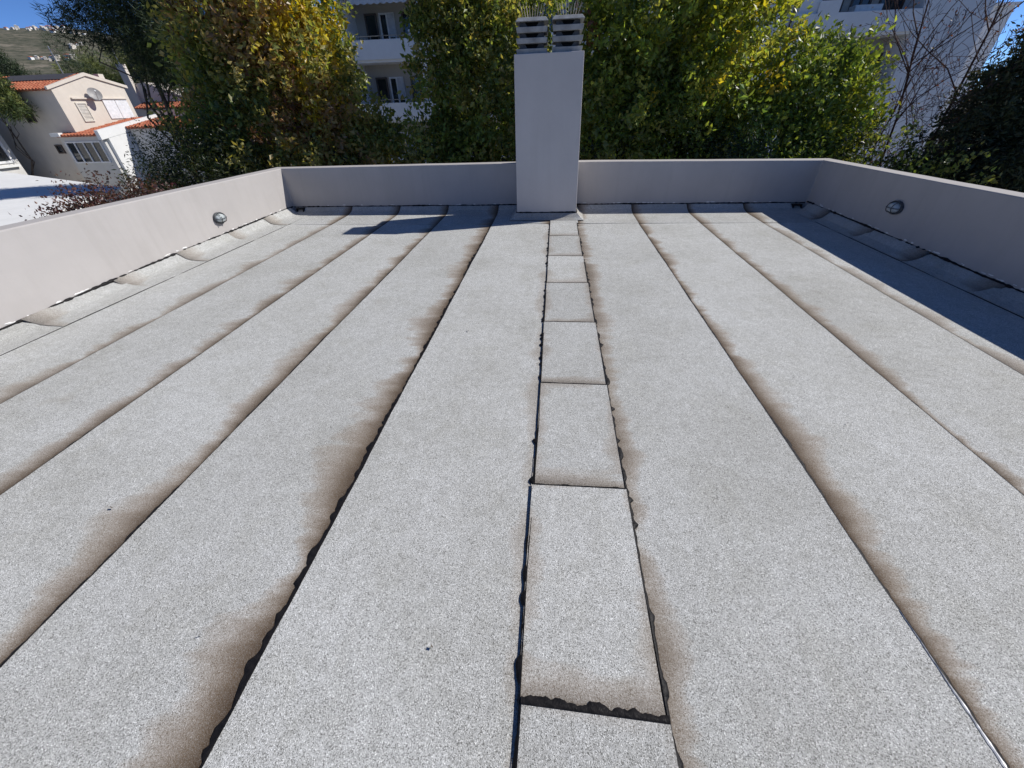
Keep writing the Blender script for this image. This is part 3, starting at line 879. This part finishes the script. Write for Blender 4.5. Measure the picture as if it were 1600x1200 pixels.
DARKG = [(.014, .022, .010), (.020, .032, .012), (.030, .045, .016), (.042, .058, .024)]
OLIVELEAF = [(.040, .055, .028), (.06, .075, .042), (.09, .10, .062), (.035, .05, .02)]
shrub('olive_shrub', 'dark green olive bush behind the left parapet beside the red leaved shrub', (-10.6, 11.0, GZ),
      [(-9.8, 10.7, -1.0, 1.4, 1.3, 1.9), (-8.8, 10.8, -.8, 1.5, 1.4, 1.9), (-10.5, 11.6, -.9, 1.2, 1.3, 2.0)], 1900, 24, .10, 21, OLIVELEAF + DARKG[2:], asp=.3, twig=.5, up=.8)
PURP = [(.09, .03, .04), (.13, .05, .055), (.18, .085, .08), (.11, .07, .06)]
shrub('red_leaved_shrub', 'purple red leaved shrub against the white terrace beyond the left parapet', (-10.5, 8.4, GZ),
      [(-9.9, 8.5, -.65, .75, .6, 1.05), (-10.5, 8.0, -.85, .75, .6, 1.05), (-9.3, 8.9, -.7, .6, .6, .95)], 1100, 18, .07, 23, PURP, asp=.6, twig=.4, up=.9, inner=.3)
shrub('low_hedge', 'dark hedge under the trees left of the chimney behind the parapet', (-4.6, 12.6, GZ),
      [(-5.6, 12.2, -2.3, 2.0, 1.3, 2.7), (-3.4, 12.4, -2.3, 2.2, 1.3, 2.6), (-1.2, 12.6, -2.2, 1.8, 1.2, 2.6)], 1500, 22, .115, 25, DARKG + OLIVE[:1], inner=.5)
shrub('low_hedge', 'dark hedge under the trees right of the chimney behind the parapet', (2.4, 12.4, GZ),
      [(1.2, 12.4, -2.1, 1.9, 1.2, 2.7), (3.4, 12.2, -2.1, 1.9, 1.2, 2.7)], 1100, 22, .115, 26, DARKG + OLIVE[:1], inner=.5)
shrub('blue_green_shrub', 'small blue green shrub between the yellow tree and the glossy tree', (4.4, 11.2, GZ),
      [(4.35, 11.3, -.1, .55, .5, 1.2)], 260, 22, .10, 28, [(.05, .09, .08), (.075, .12, .105), (.04, .07, .055)], asp=.15, up=.3)
shrub('low_hedge', 'low mixed green hedge behind the right rear corner of the parapet', (6.6, 11.0, GZ),
      [(6.2, 11.2, -1.2, 1.3, 1.0, 1.9), (7.3, 10.6, -1.2, 1.2, .9, 1.8), (7.9, 10.2, -1.5, 1.0, .9, 1.8)], 1250, 22, .10, 27, GREEN[:3] + DARKG[1:] + OLIVE[1:3], inner=.45)
shrub('thin_shrub', 'thin reddish twiggy shrub below the bare trees', (8.0, 12.0, GZ),
      [(7.9, 12.0, -.2, .8, .6, 1.3)], 150, 10, .07, 29, [(.09, .045, .03), (.06, .05, .03)], asp=.4, up=.8, inner=.2)

# conifers
def conifer(name, label, base, blobs, ntw, per, seed, palette, leaf=.2, asp=.10, trunk_r=.2, **kw):
    return tree(name, label, base, blobs, ntw, per, leaf, seed, palette, trunk_r=trunk_r, mat=NEEDLE, asp=asp, **kw)
conifer('cedar_tree', 'dark dense cedar at the right edge behind the parapet', (10.9, 11.3, GZ),
        [(10.9, 11.3, -.2, 1.8, 1.7, 2.7), (10.0, 11.1, -1.3, 1.5, 1.4, 2.4), (11.4, 11.3, 1.9, 1.7, 1.4, 1.6), (9.6, 10.4, -2.4, 1.4, 1.2, 2.3), (10.2, 11.5, 1.4, .95, .9, 1.3)],
        5200, 28, 41, [(.024, .036, .015), (.038, .054, .020), (.058, .072, .028), (.09, .092, .04), (.13, .12, .06)], leaf=.12, asp=.34, twig=.4, up=.1, spread=.07, inner=.25)
PINE = [(.016, .030, .012), (.022, .042, .016), (.032, .055, .018), (.05, .075, .02)]
PINEL = [(.10, .125, .03), (.14, .165, .038), (.19, .21, .045), (.08, .115, .032)]
conifer('pine_tree', 'tall dark pine behind the gabled house left of the olive green tree', (-17.5, 19.5, GZ),
        [(-17.0, 19.5, 5.4, 1.8, 1.8, 1.3), (-15.4, 19.6, 4.4, 1.8, 1.8, 1.7), (-14.2, 19.6, 2.7, 1.7, 1.7, 1.8), (-16.2, 19.4, 3.3, 1.2, 1.4, .8), (-18.6, 19.4, 6.1, 1.1, 1.2, .6), (-19.2, 19.4, 4.6, .9, .9, .4), (-17.9, 19.6, 3.9, .8, .9, .35), (-13.6, 19.2, .6, 1.6, 1.4, 1.5), (-15.8, 19.5, 6.9, 2.2, 2.0, 1.1)],
        3700, 26, 43, PINE, leaf=.24, asp=.12, twig=.5, up=.5, inner=.2)
conifer('pine_tree', 'sunlit yellow green pine behind the red roofed house', (-49.0, 52.5, GZ),
        [(-54.0, 52, 5.6, 2.6, 2.0, 1.3), (-51.0, 52, 6.0, 2.8, 2.2, 1.6), (-47.5, 52.5, 6.2, 3.0, 2.4, 2.0), (-45.0, 52.5, 5.6, 2.4, 2.0, 2.0), (-52.5, 52, 4.0, 3.0, 2, 1.2)],
        1300, 22, 44, PINEL, leaf=.34, asp=.14, twig=.7, up=.5, inner=.3, spread=.16)
conifer('pine_tree', 'dark pointed conifer at the left edge against the far hillside', (-50.5, 40.0, GZ),
        [(-50.3, 40.0, 4.6, 1.7, 1.6, 2.3), (-49.3, 40.0, 3.9, 1.6, 1.6, 1.6), (-51.2, 40, 5.8, 1.3, 1.3, 1.8)],
        900, 22, 45, PINE, leaf=.3, asp=.14, twig=.6, up=.2, spread=.12)
conifer('pine_tree', 'bright green bushy pine at the left edge beside the red roof', (-38.9, 28.7, GZ),
        [(-37.3, 28.3, 3.4, .9, .7, .8), (-36.7, 28.2, 2.9, .7, .7, .7), (-38.2, 28.4, 3.9, 1.2, .9, .8), (-36.2, 28.3, 2.3, .5, .5, .4)],
        700, 22, 46, PINEL + PINE[3:], leaf=.28, asp=.2, twig=.5, up=.4, spread=.12, trunk_r=.1, limbs=3)
conifer('cypress_tree', 'thin dark spindly tree against the hillside left of the tall pine', (-42.4, 40.0, GZ),
        [(-43.4, 40.0, 6.8, .35, .35, 1.0), (-42.6, 39.8, 5.6, .55, .4, .8), (-41.8, 40, 4.9, .5, .4, .5)], 120, 16, 47, PINE, leaf=.26, asp=.12, twig=.5, up=.3, inner=.1, trunk_r=.09, limbs=3)

# bare trees on the right
def bare_tree(label, base, top, seed, r0, lean=0.0, leaves=0):
    root = empty('bare_tree', base)
    r = np.random.default_rng(seed); m = MB(); tips = []
    def grow(a, d, L, rad, lev):
        P = [np.array(a)]; dd = np.array(d)
        n = 7 if lev == 0 else 5
        for i in range(n):
            dd = unit(dd + r.normal(size=3) * (.05 if lev == 0 else .16) + np.array([0, 0, .04])); P.append(P[-1] + dd * L / n)
        m.tube(P, [max(.004, rad * (1 - .8 * i / n)) for i in range(n + 1)], 6 if lev < 2 else 4)
        tips.append(P[-1])
        if lev >= 3: return
        cnt = [13, 6, 4][lev]
        for q in range(cnt):
            t = r.uniform(.32 if lev == 0 else .2, .97); i = min(n - 1, int(t * n)); st = P[i] + (P[i + 1] - P[i]) * (t * n - i)
            side = unit(np.cross(dd, r.normal(size=3)))
            nd = unit(dd * (.55 if lev else .75) + side * .8 + np.array([0, 0, .15]))
            grow(st, nd, L * r.uniform(.22, .42) * (1 if lev else .8), max(.005, rad * .42 * (1 - .5 * t)), lev + 1)
    d = np.array(top, float) - np.array(base, float)
    grow(np.array([0, 0, -.1]), unit(d), np.linalg.norm(d), r0, 0)
    m.build('trunk', BARKD, root)
    if leaves:
        T = np.array(tips); T = T[r.integers(0, len(T), leaves)] + r.normal(size=(leaves, 3)) * .06
        ax = unit(r.normal(size=(leaves, 3))); s_ = unit(np.cross(ax, r.normal(size=(leaves, 3))))
        L = r.uniform(.03, .07, (leaves, 1))
        V = np.stack([T, T + ax * L * .5 + s_ * L * .3, T + ax * L, T + ax * L * .5 - s_ * L * .3], 1).reshape(-1, 3)
        i0 = np.arange(leaves) * 4
        F = np.stack([i0, i0 + 1, i0 + 2, i0 + 3], 1)
        c = np.array([(.16, .05, .03), (.11, .05, .035), (.07, .05, .035)])[r.integers(0, 3, leaves)]
        C = np.repeat(np.concatenate([c, np.ones((leaves, 1))], 1), 4, 0)
        mesh_obj('withered_leaves', V, F, LEAF, root, attrs={'tint': ('FLOAT_COLOR', C)})['kind'] = 'stuff'
    tag(root, label, 'tree', 'bare trees on the right')
bare_tree('tallest bare tree in the middle of the bare group before the grey wall', (8.6, 12.4, GZ), (8.75, 12.5, 4.4), 51, .055, leaves=420)
bare_tree('thin bare tree nearest the bright green glossy tree', (8.3, 12.7, GZ), (8.45, 12.6, 2.9), 52, .04, leaves=160)
bare_tree('bare tree close to the cedar with a slight lean', (9.0, 12.3, GZ), (9.15, 12.6, 2.8), 53, .04, leaves=260)
bare_tree('dark bare tree leaning right out of the cedar top', (9.3, 12.0, GZ), (9.75, 12.6, 4.4), 54, .06, leaves=120)

# ------------------------------------------------------------------ houses on the left
def tiled_roof(name, parent, c00, c10, c11, c01, nw, thick=.10):
    """corrugated pantile field: c00-c10 along the eave, c01-c11 along the top"""
    c00, c10, c11, c01 = [np.array(c, float) for c in (c00, c10, c11, c01)]
    nu, nv = nw * 6, 9
    nrm = unit(np.cross(c10 - c00, c01 - c00)); V = []
    for j in range(nv + 1):
        for q in (0, 1):
            if j == nv and q: continue
            v = (j + q * .98) / nv
            for i in range(nu + 1):
                u = i / nu; P = (c00 * (1 - u) + c10 * u) * (1 - v) + (c01 * (1 - u) + c11 * u) * v
                V.append(P + nrm * (.045 * math.sin(2 * math.pi * nw * u) + .03 * (1 - q) ))
    rows = len(V) // (nu + 1); F = []
    for a in range(rows - 1):
        for i in range(nu):
            k_ = a * (nu + 1) + i; F.append((k_, k_ + 1, k_ + nu + 2, k_ + nu + 1))
    o = mesh_obj(name, V, np.array(F), TILE, parent, smooth=False)
    s_ = o.modifiers.new('t', 'SOLIDIFY'); s_.thickness = thick; s_.offset = -1
    return o

def window(parent, axis, at, a0, a1, z0, z1, out, frame=FRAME, pane=PANE, mull=1, fw=.07, depth=.08, slats=False):
    """axis 'x' wall plane X=at (a along y) or 'y' wall plane Y=at (a along x); out = outward sign"""
    def B(m, lo, hi, d0, d1, zz0, zz1):
        d0, d1 = sorted((at + out * d0, at + out * d1))
        if axis == 'x': m.box((d0, lo, zz0), (d1, hi, zz1))
        else: m.box((lo, d0, zz0), (hi, d1, zz1))
    fr = MB()
    B(fr, a0, a1, -.02, depth, z0, z0 + fw); B(fr, a0, a1, -.02, depth, z1 - fw, z1)
    B(fr, a0, a0 + fw, -.018, depth - .004, z0 + fw, z1 - fw); B(fr, a1 - fw, a1, -.018, depth - .004, z0 + fw, z1 - fw)
    for q in range(1, mull + 1):
        c = a0 + (a1 - a0) * q / (mull + 1); B(fr, c - fw * .5, c + fw * .5, -.015, depth - .008, z0 + fw, z1 - fw)
    f = fr.build('window', frame, parent)
    if slats:
        m = MB(); n = max(4, int((z1 - z0) / .09))
        for q in range(n):
            zz = z0 + fw + (z1 - z0 - 2 * fw) * q / n; B(m, a0 + fw, a1 - fw, .012 + .02, .012, zz + .01, zz + .07)
        m.build('shutter', SHUT, f)
    m = MB(); B(m, a0 + fw * .5, a1 - fw * .5, .004, .012, z0 + fw * .5, z1 - fw * .5); m.build('pane', pane, f)
    return f

def build_gabled_house():
    H = empty('gabled_house', (-36.5, 31.5, GZ)); inv = Matrix.Translation((36.5, -31.5, -GZ))
    objs0 = set(bpy.data.objects)
    # main block with a gable towards +x
    y0, y1, yr = 29.45, 35.0, 32.27; ze0, ze1, zr = 3.37, 3.60, 4.19
    V = []
    for x in (-40.5, -34.0): V += [(x, y0, GZ), (x, y1, GZ), (x, y1, ze1), (x, yr, zr), (x, y0, ze0)]
    F = [(5, 6, 7, 8, 9), (4, 3, 2, 1, 0), (0, 5, 9, 4), (1, 2, 7, 6), (2, 3, 8, 7), (3, 4, 9, 8)]
    mesh_obj('gable_wall', V, F, CREAM, H)
    tiled_roof('roof', H, (-40.7, y0 - .28, ze0 - .0), (-34.05, y0 - .28, ze0 - .0), (-34.05, yr, zr + .08), (-40.7, yr, zr + .08), 26)
    tiled_roof('roof', H, (-34.05, y1 + .25, ze1 + .02), (-40.7, y1 + .25, ze1 + .02), (-40.7, yr, zr + .08), (-34.05, yr, zr + .08), 26)
    MB().hexa([(-34.06, y0 - .3, ze0 - .06), (-33.9, y0 - .3, ze0 - .06), (-33.9, yr, zr - .02), (-34.06, yr, zr - .02),
               (-34.06, y0 - .3, ze0 + .11), (-33.9, y0 - .3, ze0 + .11), (-33.9, yr, zr + .17), (-34.06, yr, zr + .17)]).build('verge', CREAM, H)
    MB().hexa([(-34.06, yr, zr - .02), (-33.9, yr, zr - .02), (-33.9, y1 + .27, ze1 - .08), (-34.06, y1 + .27, ze1 - .08),
               (-34.06, yr, zr + .17), (-33.9, yr, zr + .17), (-33.9, y1 + .27, ze1 + .10), (-34.06, y1 + .27, ze1 + .10)]).build('verge', CREAM, H)
    MB().hexa([(-39.8, 30.9, 3.90), (-34.5, 30.9, 3.90), (-34.5, 32.2, 4.28), (-39.8, 32.2, 4.28), (-39.8, 30.9, 3.96), (-34.5, 30.9, 3.96), (-34.5, 32.2, 4.34), (-39.8, 32.2, 4.34)]).build('dark_roof_sheet', DISHD, H)
    MB().box((-34.6, 33.6, 3.6), (-34.2, 34.0, 4.35)).build('chimney_stack', CREAM, H)
    MB().box((-40.5, 29.9, 3.5), (-40.0, 30.4, 4.15)).build('chimney_stack', CREAM, H)
    window(H, 'x', -34.0, 30.5, 31.25, 1.5, 2.62, 1, frame=SHUT, slats=True, mull=0)
    # white sliding panels with a lintel
    for a, b in ((32.62, 33.58), (33.62, 34.62)):
        p_ = MB().box((-33.99, a, 1.62), (-33.93, b, 2.8)).build('white_panel', FRAME, H)
    MB().box((-34.0, 30.4, 2.82), (-33.86, 34.7, 2.90)).build('lintel', CREAM, H)
    window(H, 'y', y0, -37.2, -36.5, 1.55, 2.3, -1, mull=0, frame=DARKF)
    window(H, 'y', y0, -36.3, -35.75, -.35, .2, -1, mull=0, frame=DARKF)
    # lean-to with red roof, verge wall and glazed front
    MB().box((-35.1, 29.05, GZ), (-31.75, 29.44, .70)).box((-33.99, 29.44, GZ), (-31.75, 34.2, .76)).build('lean_to_wall', GREYW, H)
    tiled_roof('roof', H, (-35.1, 28.8, .76), (-31.8, 28.8, .76), (-31.8, 34.3, 1.62), (-33.99, 34.3, 1.62), 13)
    MB().hexa([(-31.8, 28.75, .45), (-31.52, 28.75, .45), (-31.52, 34.4, 1.3), (-31.8, 34.4, 1.3),
               (-31.8, 28.75, 1.0), (-31.52, 28.75, 1.0), (-31.52, 34.4, 1.84), (-31.8, 34.4, 1.84)]).build('verge', WHITE, H)
    MB().box((-31.78, 29.3, GZ), (-31.54, 34.3, .72)).build('side_wall', WHITE, H)
    MB().box((-35.3, 28.7, .70), (-34.6, 29.0, .92)).build('verge', WHITE, H)
    window(H, 'y', 29.05, -34.85, -32.05, -.95, .38, -1, mull=3, fw=.08)
    # second wing
    MB().box((-31.5, 31.2, GZ), (-26.5, 34.2, .98)).build('wing_wall', GREYW, H)
    tiled_roof('roof', H, (-31.5, 30.95, 1.08), (-26.4, 30.95, 1.08), (-26.4, 34.3, 1.60), (-31.5, 34.3, 1.60), 20)
    MB().box((-31.5, 34.3, GZ), (-26.5, 36.5, 2.05)).build('rear_wall', CREAM, H)
    # satellite dish
    Vd, Fd = [], []
    k_ = 20; nrm = Vector((.8, -.45, .35)).normalized(); a = nrm.cross(Vector((0, 0, 1))).normalized(); b = nrm.cross(a)
    c0 = Vector((-33.55, 31.9, 3.08))
    for i in range(5):
        rr = .40 * i / 4
        for j in range(k_): Vd.append(c0 + (a * math.cos(2 * math.pi * j / k_) + b * math.sin(2 * math.pi * j / k_)) * max(rr, .01) + nrm * (rr * rr * .55))
    for i in range(4):
        for j in range(k_): Fd.append((i * k_ + j, i * k_ + (j + 1) % k_, (i + 1) * k_ + (j + 1) % k_, (i + 1) * k_ + j))
    d_ = mesh_obj('satellite_dish', Vd, Fd, DISH, H, smooth=True)
    m = MB(); m.tube([c0, c0 - nrm * .3 + Vector((0, 0, -.2)), (-34.0, 31.9, 2.8)], .03, 6); m.tube([c0 - b * -.38 + nrm * .08, c0 + nrm * .5], .016, 5)
    m.tube([c0 + nrm * .46, c0 + nrm * .56], .05, 6); m.build('dish_arm', METAL, d_)
    m = MB(); m.tube([(-36.9, 33.5, 3.9), (-36.9, 33.5, 6.0)], .03, 5); m.tube([(-37.1, 33.5, 5.8), (-36.6, 33.5, 5.8)], .015, 4); m.tube([(-37.0, 33.5, 5.5), (-36.7, 33.5, 5.5)], .015, 4)
    m.build('antenna_mast', METAL, H)
    for o in set(bpy.data.objects) - objs0:
        if o.parent == H: o.matrix_parent_inverse = inv
    tag(H, 'cream gabled house with red tiled roofs and a satellite dish beyond the left parapet', 'house')
build_gabled_house()

def placed(root, loc):
    inv = Matrix.Translation((-loc[0], -loc[1], -loc[2]))
    for o in bpy.data.objects:
        if o.parent == root: o.matrix_parent_inverse = inv

def build_side_house():
    loc = (-38, 26, GZ); H = empty('side_house', loc)
    MB().box((-45.5, 17.0, GZ), (-38.2, 28.0, 1.95)).build('wall', GREYW, H)
    MB().box((-45.6, 16.9, 1.95), (-38.12, 28.1, 2.08)).build('roof_edge', WHITE, H)
    window(H, 'x', -38.2, 25.4, 27.7, -.70, .67, 1, mull=1, fw=.14)
    MB().box((-38.2, 25.2, -.95), (-38.0, 27.8, -.82)).build('sill', WHITE, H)
    placed(H, loc)
    tag(H, 'pale flat roofed house with a white framed window at the left edge', 'house')
build_side_house()

def build_terrace():
    loc = (-25, 12, GZ); H = empty('white_terrace_house', loc)
    poly = [(-36.5, 25.2), (-36.5, 3), (-15.5, 3), (-15.0, 8.0), (-20.2, 17.9)]
    MB().prism(poly, GZ, -1.02).build('wall', WHITE, H)
    cx, cy = np.mean([p[0] for p in poly]), np.mean([p[1] for p in poly])
    MB().prism([(x + .1 * np.sign(x - cx), y + .1 * np.sign(y - cy)) for x, y in poly], -1.02, -.94).build('roof_slab', WHITE, H, bevel=.02)
    placed(H, loc)
    tag(H, 'bright white flat terrace roof below the gabled house beyond the left parapet', 'house')
build_terrace()

def build_far_house():
    loc = (-38, 44, GZ); H = empty('far_house', loc)
    V = []
    for y in (42.0, 48.0): V += [(-41.0, y, GZ), (-34.5, y, GZ), (-34.5, y, 2.9), (-38.5, y, 4.25), (-41.0, y, 4.1)]
    mesh_obj('wall', V, [(0, 1, 2, 3, 4), (9, 8, 7, 6, 5), (1, 6, 7, 2), (0, 4, 9, 5), (2, 7, 8, 3), (3, 8, 9, 4)], CREAM, H)
    MB().box((-40.2, 41.7, GZ), (-39.5, 42.0, 5.6)).build('chimney_stack', CREAM, H)
    tiled_roof('roof', H, (-39.4, 40.6, 2.35), (-33.5, 40.6, 2.35), (-33.5, 41.99, 2.75), (-39.4, 41.99, 2.75), 22)
    MB().box((-39.3, 40.8, GZ), (-33.6, 41.95, 2.2)).build('porch_wall', CREAM, H)
    m = MB(); m.tube([(-39.9, 41.85, 5.5), (-39.9, 41.85, 7.6)], .03, 5); m.build('antenna_mast', METAL, H)
    placed(H, loc)
    tag(H, 'cream house behind the gabled house partly hidden by the pine', 'house')
build_far_house()

# small houses on the mountain
def hill_houses():
    src = []
    for v in range(2):
        b = MB().box((-5, -4, -6), (5, 4, 5 + v * 2.5)); 
        src.append(b)
    first = [None, None]
    r = np.random.default_rng(5)
    spots = []
    for a, b, d0, d1, n in ((-49.8, -46.2, 1780, 1860, 20), (-48.2, -45.2, 1980, 2060, 12), (-47.2, -45.0, 1640, 1720, 10), (-49.2, -46.5, 1250, 1290, 12), (-49.0, -47.4, 960, 1000, 14), (-46.8, -45.2, 1400, 1500, 6)):
        for _ in range(n): spots.append((r.uniform(a, b), r.uniform(d0, d1)))
    for i, (az, d) in enumerate(spots):
        x, y = d * math.sin(math.radians(az)), d * math.cos(math.radians(az)); z = float(hill_z(x, y)); hx, hy = x, y
        v = i % 2
        if first[v] is None:
            root = empty('hillside_house', (hx, hy, z))
            wl = src[v].build('wall', WHITE if v == 0 else CREAM, root)
            rf = MB().add([(-5.5, -4.5, 5 + v * 2.5), (5.5, -4.5, 5 + v * 2.5), (5.5, 4.5, 5 + v * 2.5), (-5.5, 4.5, 5 + v * 2.5), (-3, 0, 6.8 + v * 2.5), (3, 0, 6.8 + v * 2.5)],
                          [(0, 1, 5, 4), (1, 2, 5), (2, 3, 4, 5), (3, 0, 4)]).build('roof', TILE if v == 0 else GREYW, root)
            first[v] = (root, [wl, rf])
            o = root
        else:
            src_r, ch = first[v]; o = src_r.copy(); COL.objects.link(o)
            for c in ch:
                cc = c.copy(); cc.parent = o; COL.objects.link(cc)
        o.location = (hx, hy, z); o.rotation_euler = (0, 0, r.uniform(0, 3.1)); s_ = r.uniform(.45, .95); o.scale = (s_, s_, s_)
        tag(o, 'tiny pale house among the scrub on the far hillside', 'house', 'houses on the far hillside')
hill_houses()

# ------------------------------------------------------------------ apartment block behind the trees
def build_apartments():
    loc = (5, 33, GZ); H = empty('apartment_block', loc)
    YF, YW = 29.0, 30.7
    # core walls behind the balconies
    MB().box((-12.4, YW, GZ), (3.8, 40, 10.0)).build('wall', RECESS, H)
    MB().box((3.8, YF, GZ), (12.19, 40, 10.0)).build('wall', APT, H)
    MB().box((-12.6, YF - .1, GZ), (-12.35, YW, 10.0)).build('end_wall', APT, H)
    for z in (-1.0, 1.97, 4.96, 7.95):
        MB().box((-12.35, YF, z - .9), (3.8, YF + .14, z)).build('balcony_parapet', APT, H, bevel=.01)
        MB().box((-12.35, YF + .14, z - 1.02), (3.8, YW, z - .82)).build('balcony_slab', APT, H)
        rl = MB(); rl.tube([(-12.3, YF + .07, z + .16), (3.8, YF + .07, z + .16)], .022, 5)
        for x in np.arange(-12.2, 3.8, 1.2): rl.tube([(x, YF + .07, z - .01), (x, YF + .07, z + .16)], .014, 4)
        rl.build('railing', METAL, H)
        # doors, shutters, wall piers
        for (a, b, dark) in ((-11.75, -11.0, 0), (-10.85, -9.9, 1), (-9.45, -8.3, 0), (-6.8, -5.4, 1), (-4.0, -2.6, 0), (-1.2, .4, 1), (1.4, 3.0, 0)):
            f = window(H, 'y', YW, a, b, z - .8, z + 1.35, -1, frame=FRAME if dark else DARKF, mull=1 if b - a > .9 else 0, fw=.09)
            if dark: MB().box((b - .42, YW - .115, z + .25), (b - .05, YW - .085, z + 1.3)).build('half_shutter', AWN, f)
        MB().box((-8.2, YF + .2, z - .8), (-7.9, YW, z + 1.97)).build('pier', APT, H)
    # scalloped awning on the third balcony
    V, F = [], []; n = 60; x0, x1 = -11.7, -8.35
    for i in range(n + 1):
        x = x0 + (x1 - x0) * i / n; sc_ = .07 * abs(math.sin(math.pi * 9 * i / n))
        V += [(x, YW - .1, 7.35), (x, YF - .55, 6.62), (x, YF - .57, 6.40 - sc_)]
    for i in range(n):
        a = i * 3; F += [(a, a + 3, a + 4, a + 1), (a + 1, a + 4, a + 5, a + 2)]
    o = mesh_obj('awning', V, F, AWN, H); s_ = o.modifiers.new('t', 'SOLIDIFY'); s_.thickness = .01
    ac = MB().box((-8.75, YF + .25, 4.98), (-8.3, YF + .55, 5.35)).build('air_conditioner', FRAME, H, bevel=.02)
    # right hand block with recessed loggias
    XA, XB, XC = 12.2, 18.05, 21.3; YF2 = 28.4
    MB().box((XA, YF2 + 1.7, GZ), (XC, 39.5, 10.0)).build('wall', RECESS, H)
    MB().box((XB, YF2, GZ), (XC, YF2 + 1.7, 10.0)).build('wall', APT, H, bevel=.02)
    MB().box((XA, YF2 + .12, GZ), (XA + 1.0, YF2 + 1.7, 10.0)).build('pier', APT, H)
    MB().box((XA + .9, YF2 - .02, 4.3), (XA + 1.9, YF2 + .1, 5.5)).build('pier', APT, H)
    for z in (-.9, 2.07, 5.04, 8.0):
        MB().box((XA, YF2, z - .86), (XB, YF2 + .12, z)).build('balcony_parapet', APT, H, bevel=.01)
        MB().box((XA, YF2 + .12, z - .95), (XB, YF2 + 1.7, z - .75)).build('balcony_slab', APT, H)
        for a, b, d in ((13.6, 15.0, 1), (15.4, 16.4, 0), (16.8, 18.1, 1)):
            window(H, 'y', YF2 + 1.7, a, b, z - .7, z + 1.4, -1, frame=DARKF, mull=1, fw=.09)
    m = MB(); m.tube([(XA - .12, YF2 + .4, GZ), (XA - .12, YF2 + .4, 10)], .055, 8); m.build('drain_pipe', DARKF, H)
    MB().box((15.0, YF2 + .3, 5.05), (16.3, YF2 + .9, 5.32)).build('planter', FRAME, H, bevel=.02)
    MB().box((XC, 30.5, GZ), (23.9, 38, 5.2)).build('side_wing', APT, H)
    MB().box((XC + .02, 30.35, 5.2), (24.0, 38.1, 5.33)).build('cornice', FRAME, H)
    MB().box((XC - .02, 29.9, 3.62), (22.3, 30.5, 3.74)).build('ledge', FRAME, H)
    MB().box((-12.8, YF - .3, 10.0), (XC + .2, 40.2, 10.3)).build('roof_slab', APT, H)
    placed(H, loc)
    tag(H, 'pale grey apartment block with balconies rising behind the garden trees', 'building')
build_apartments()
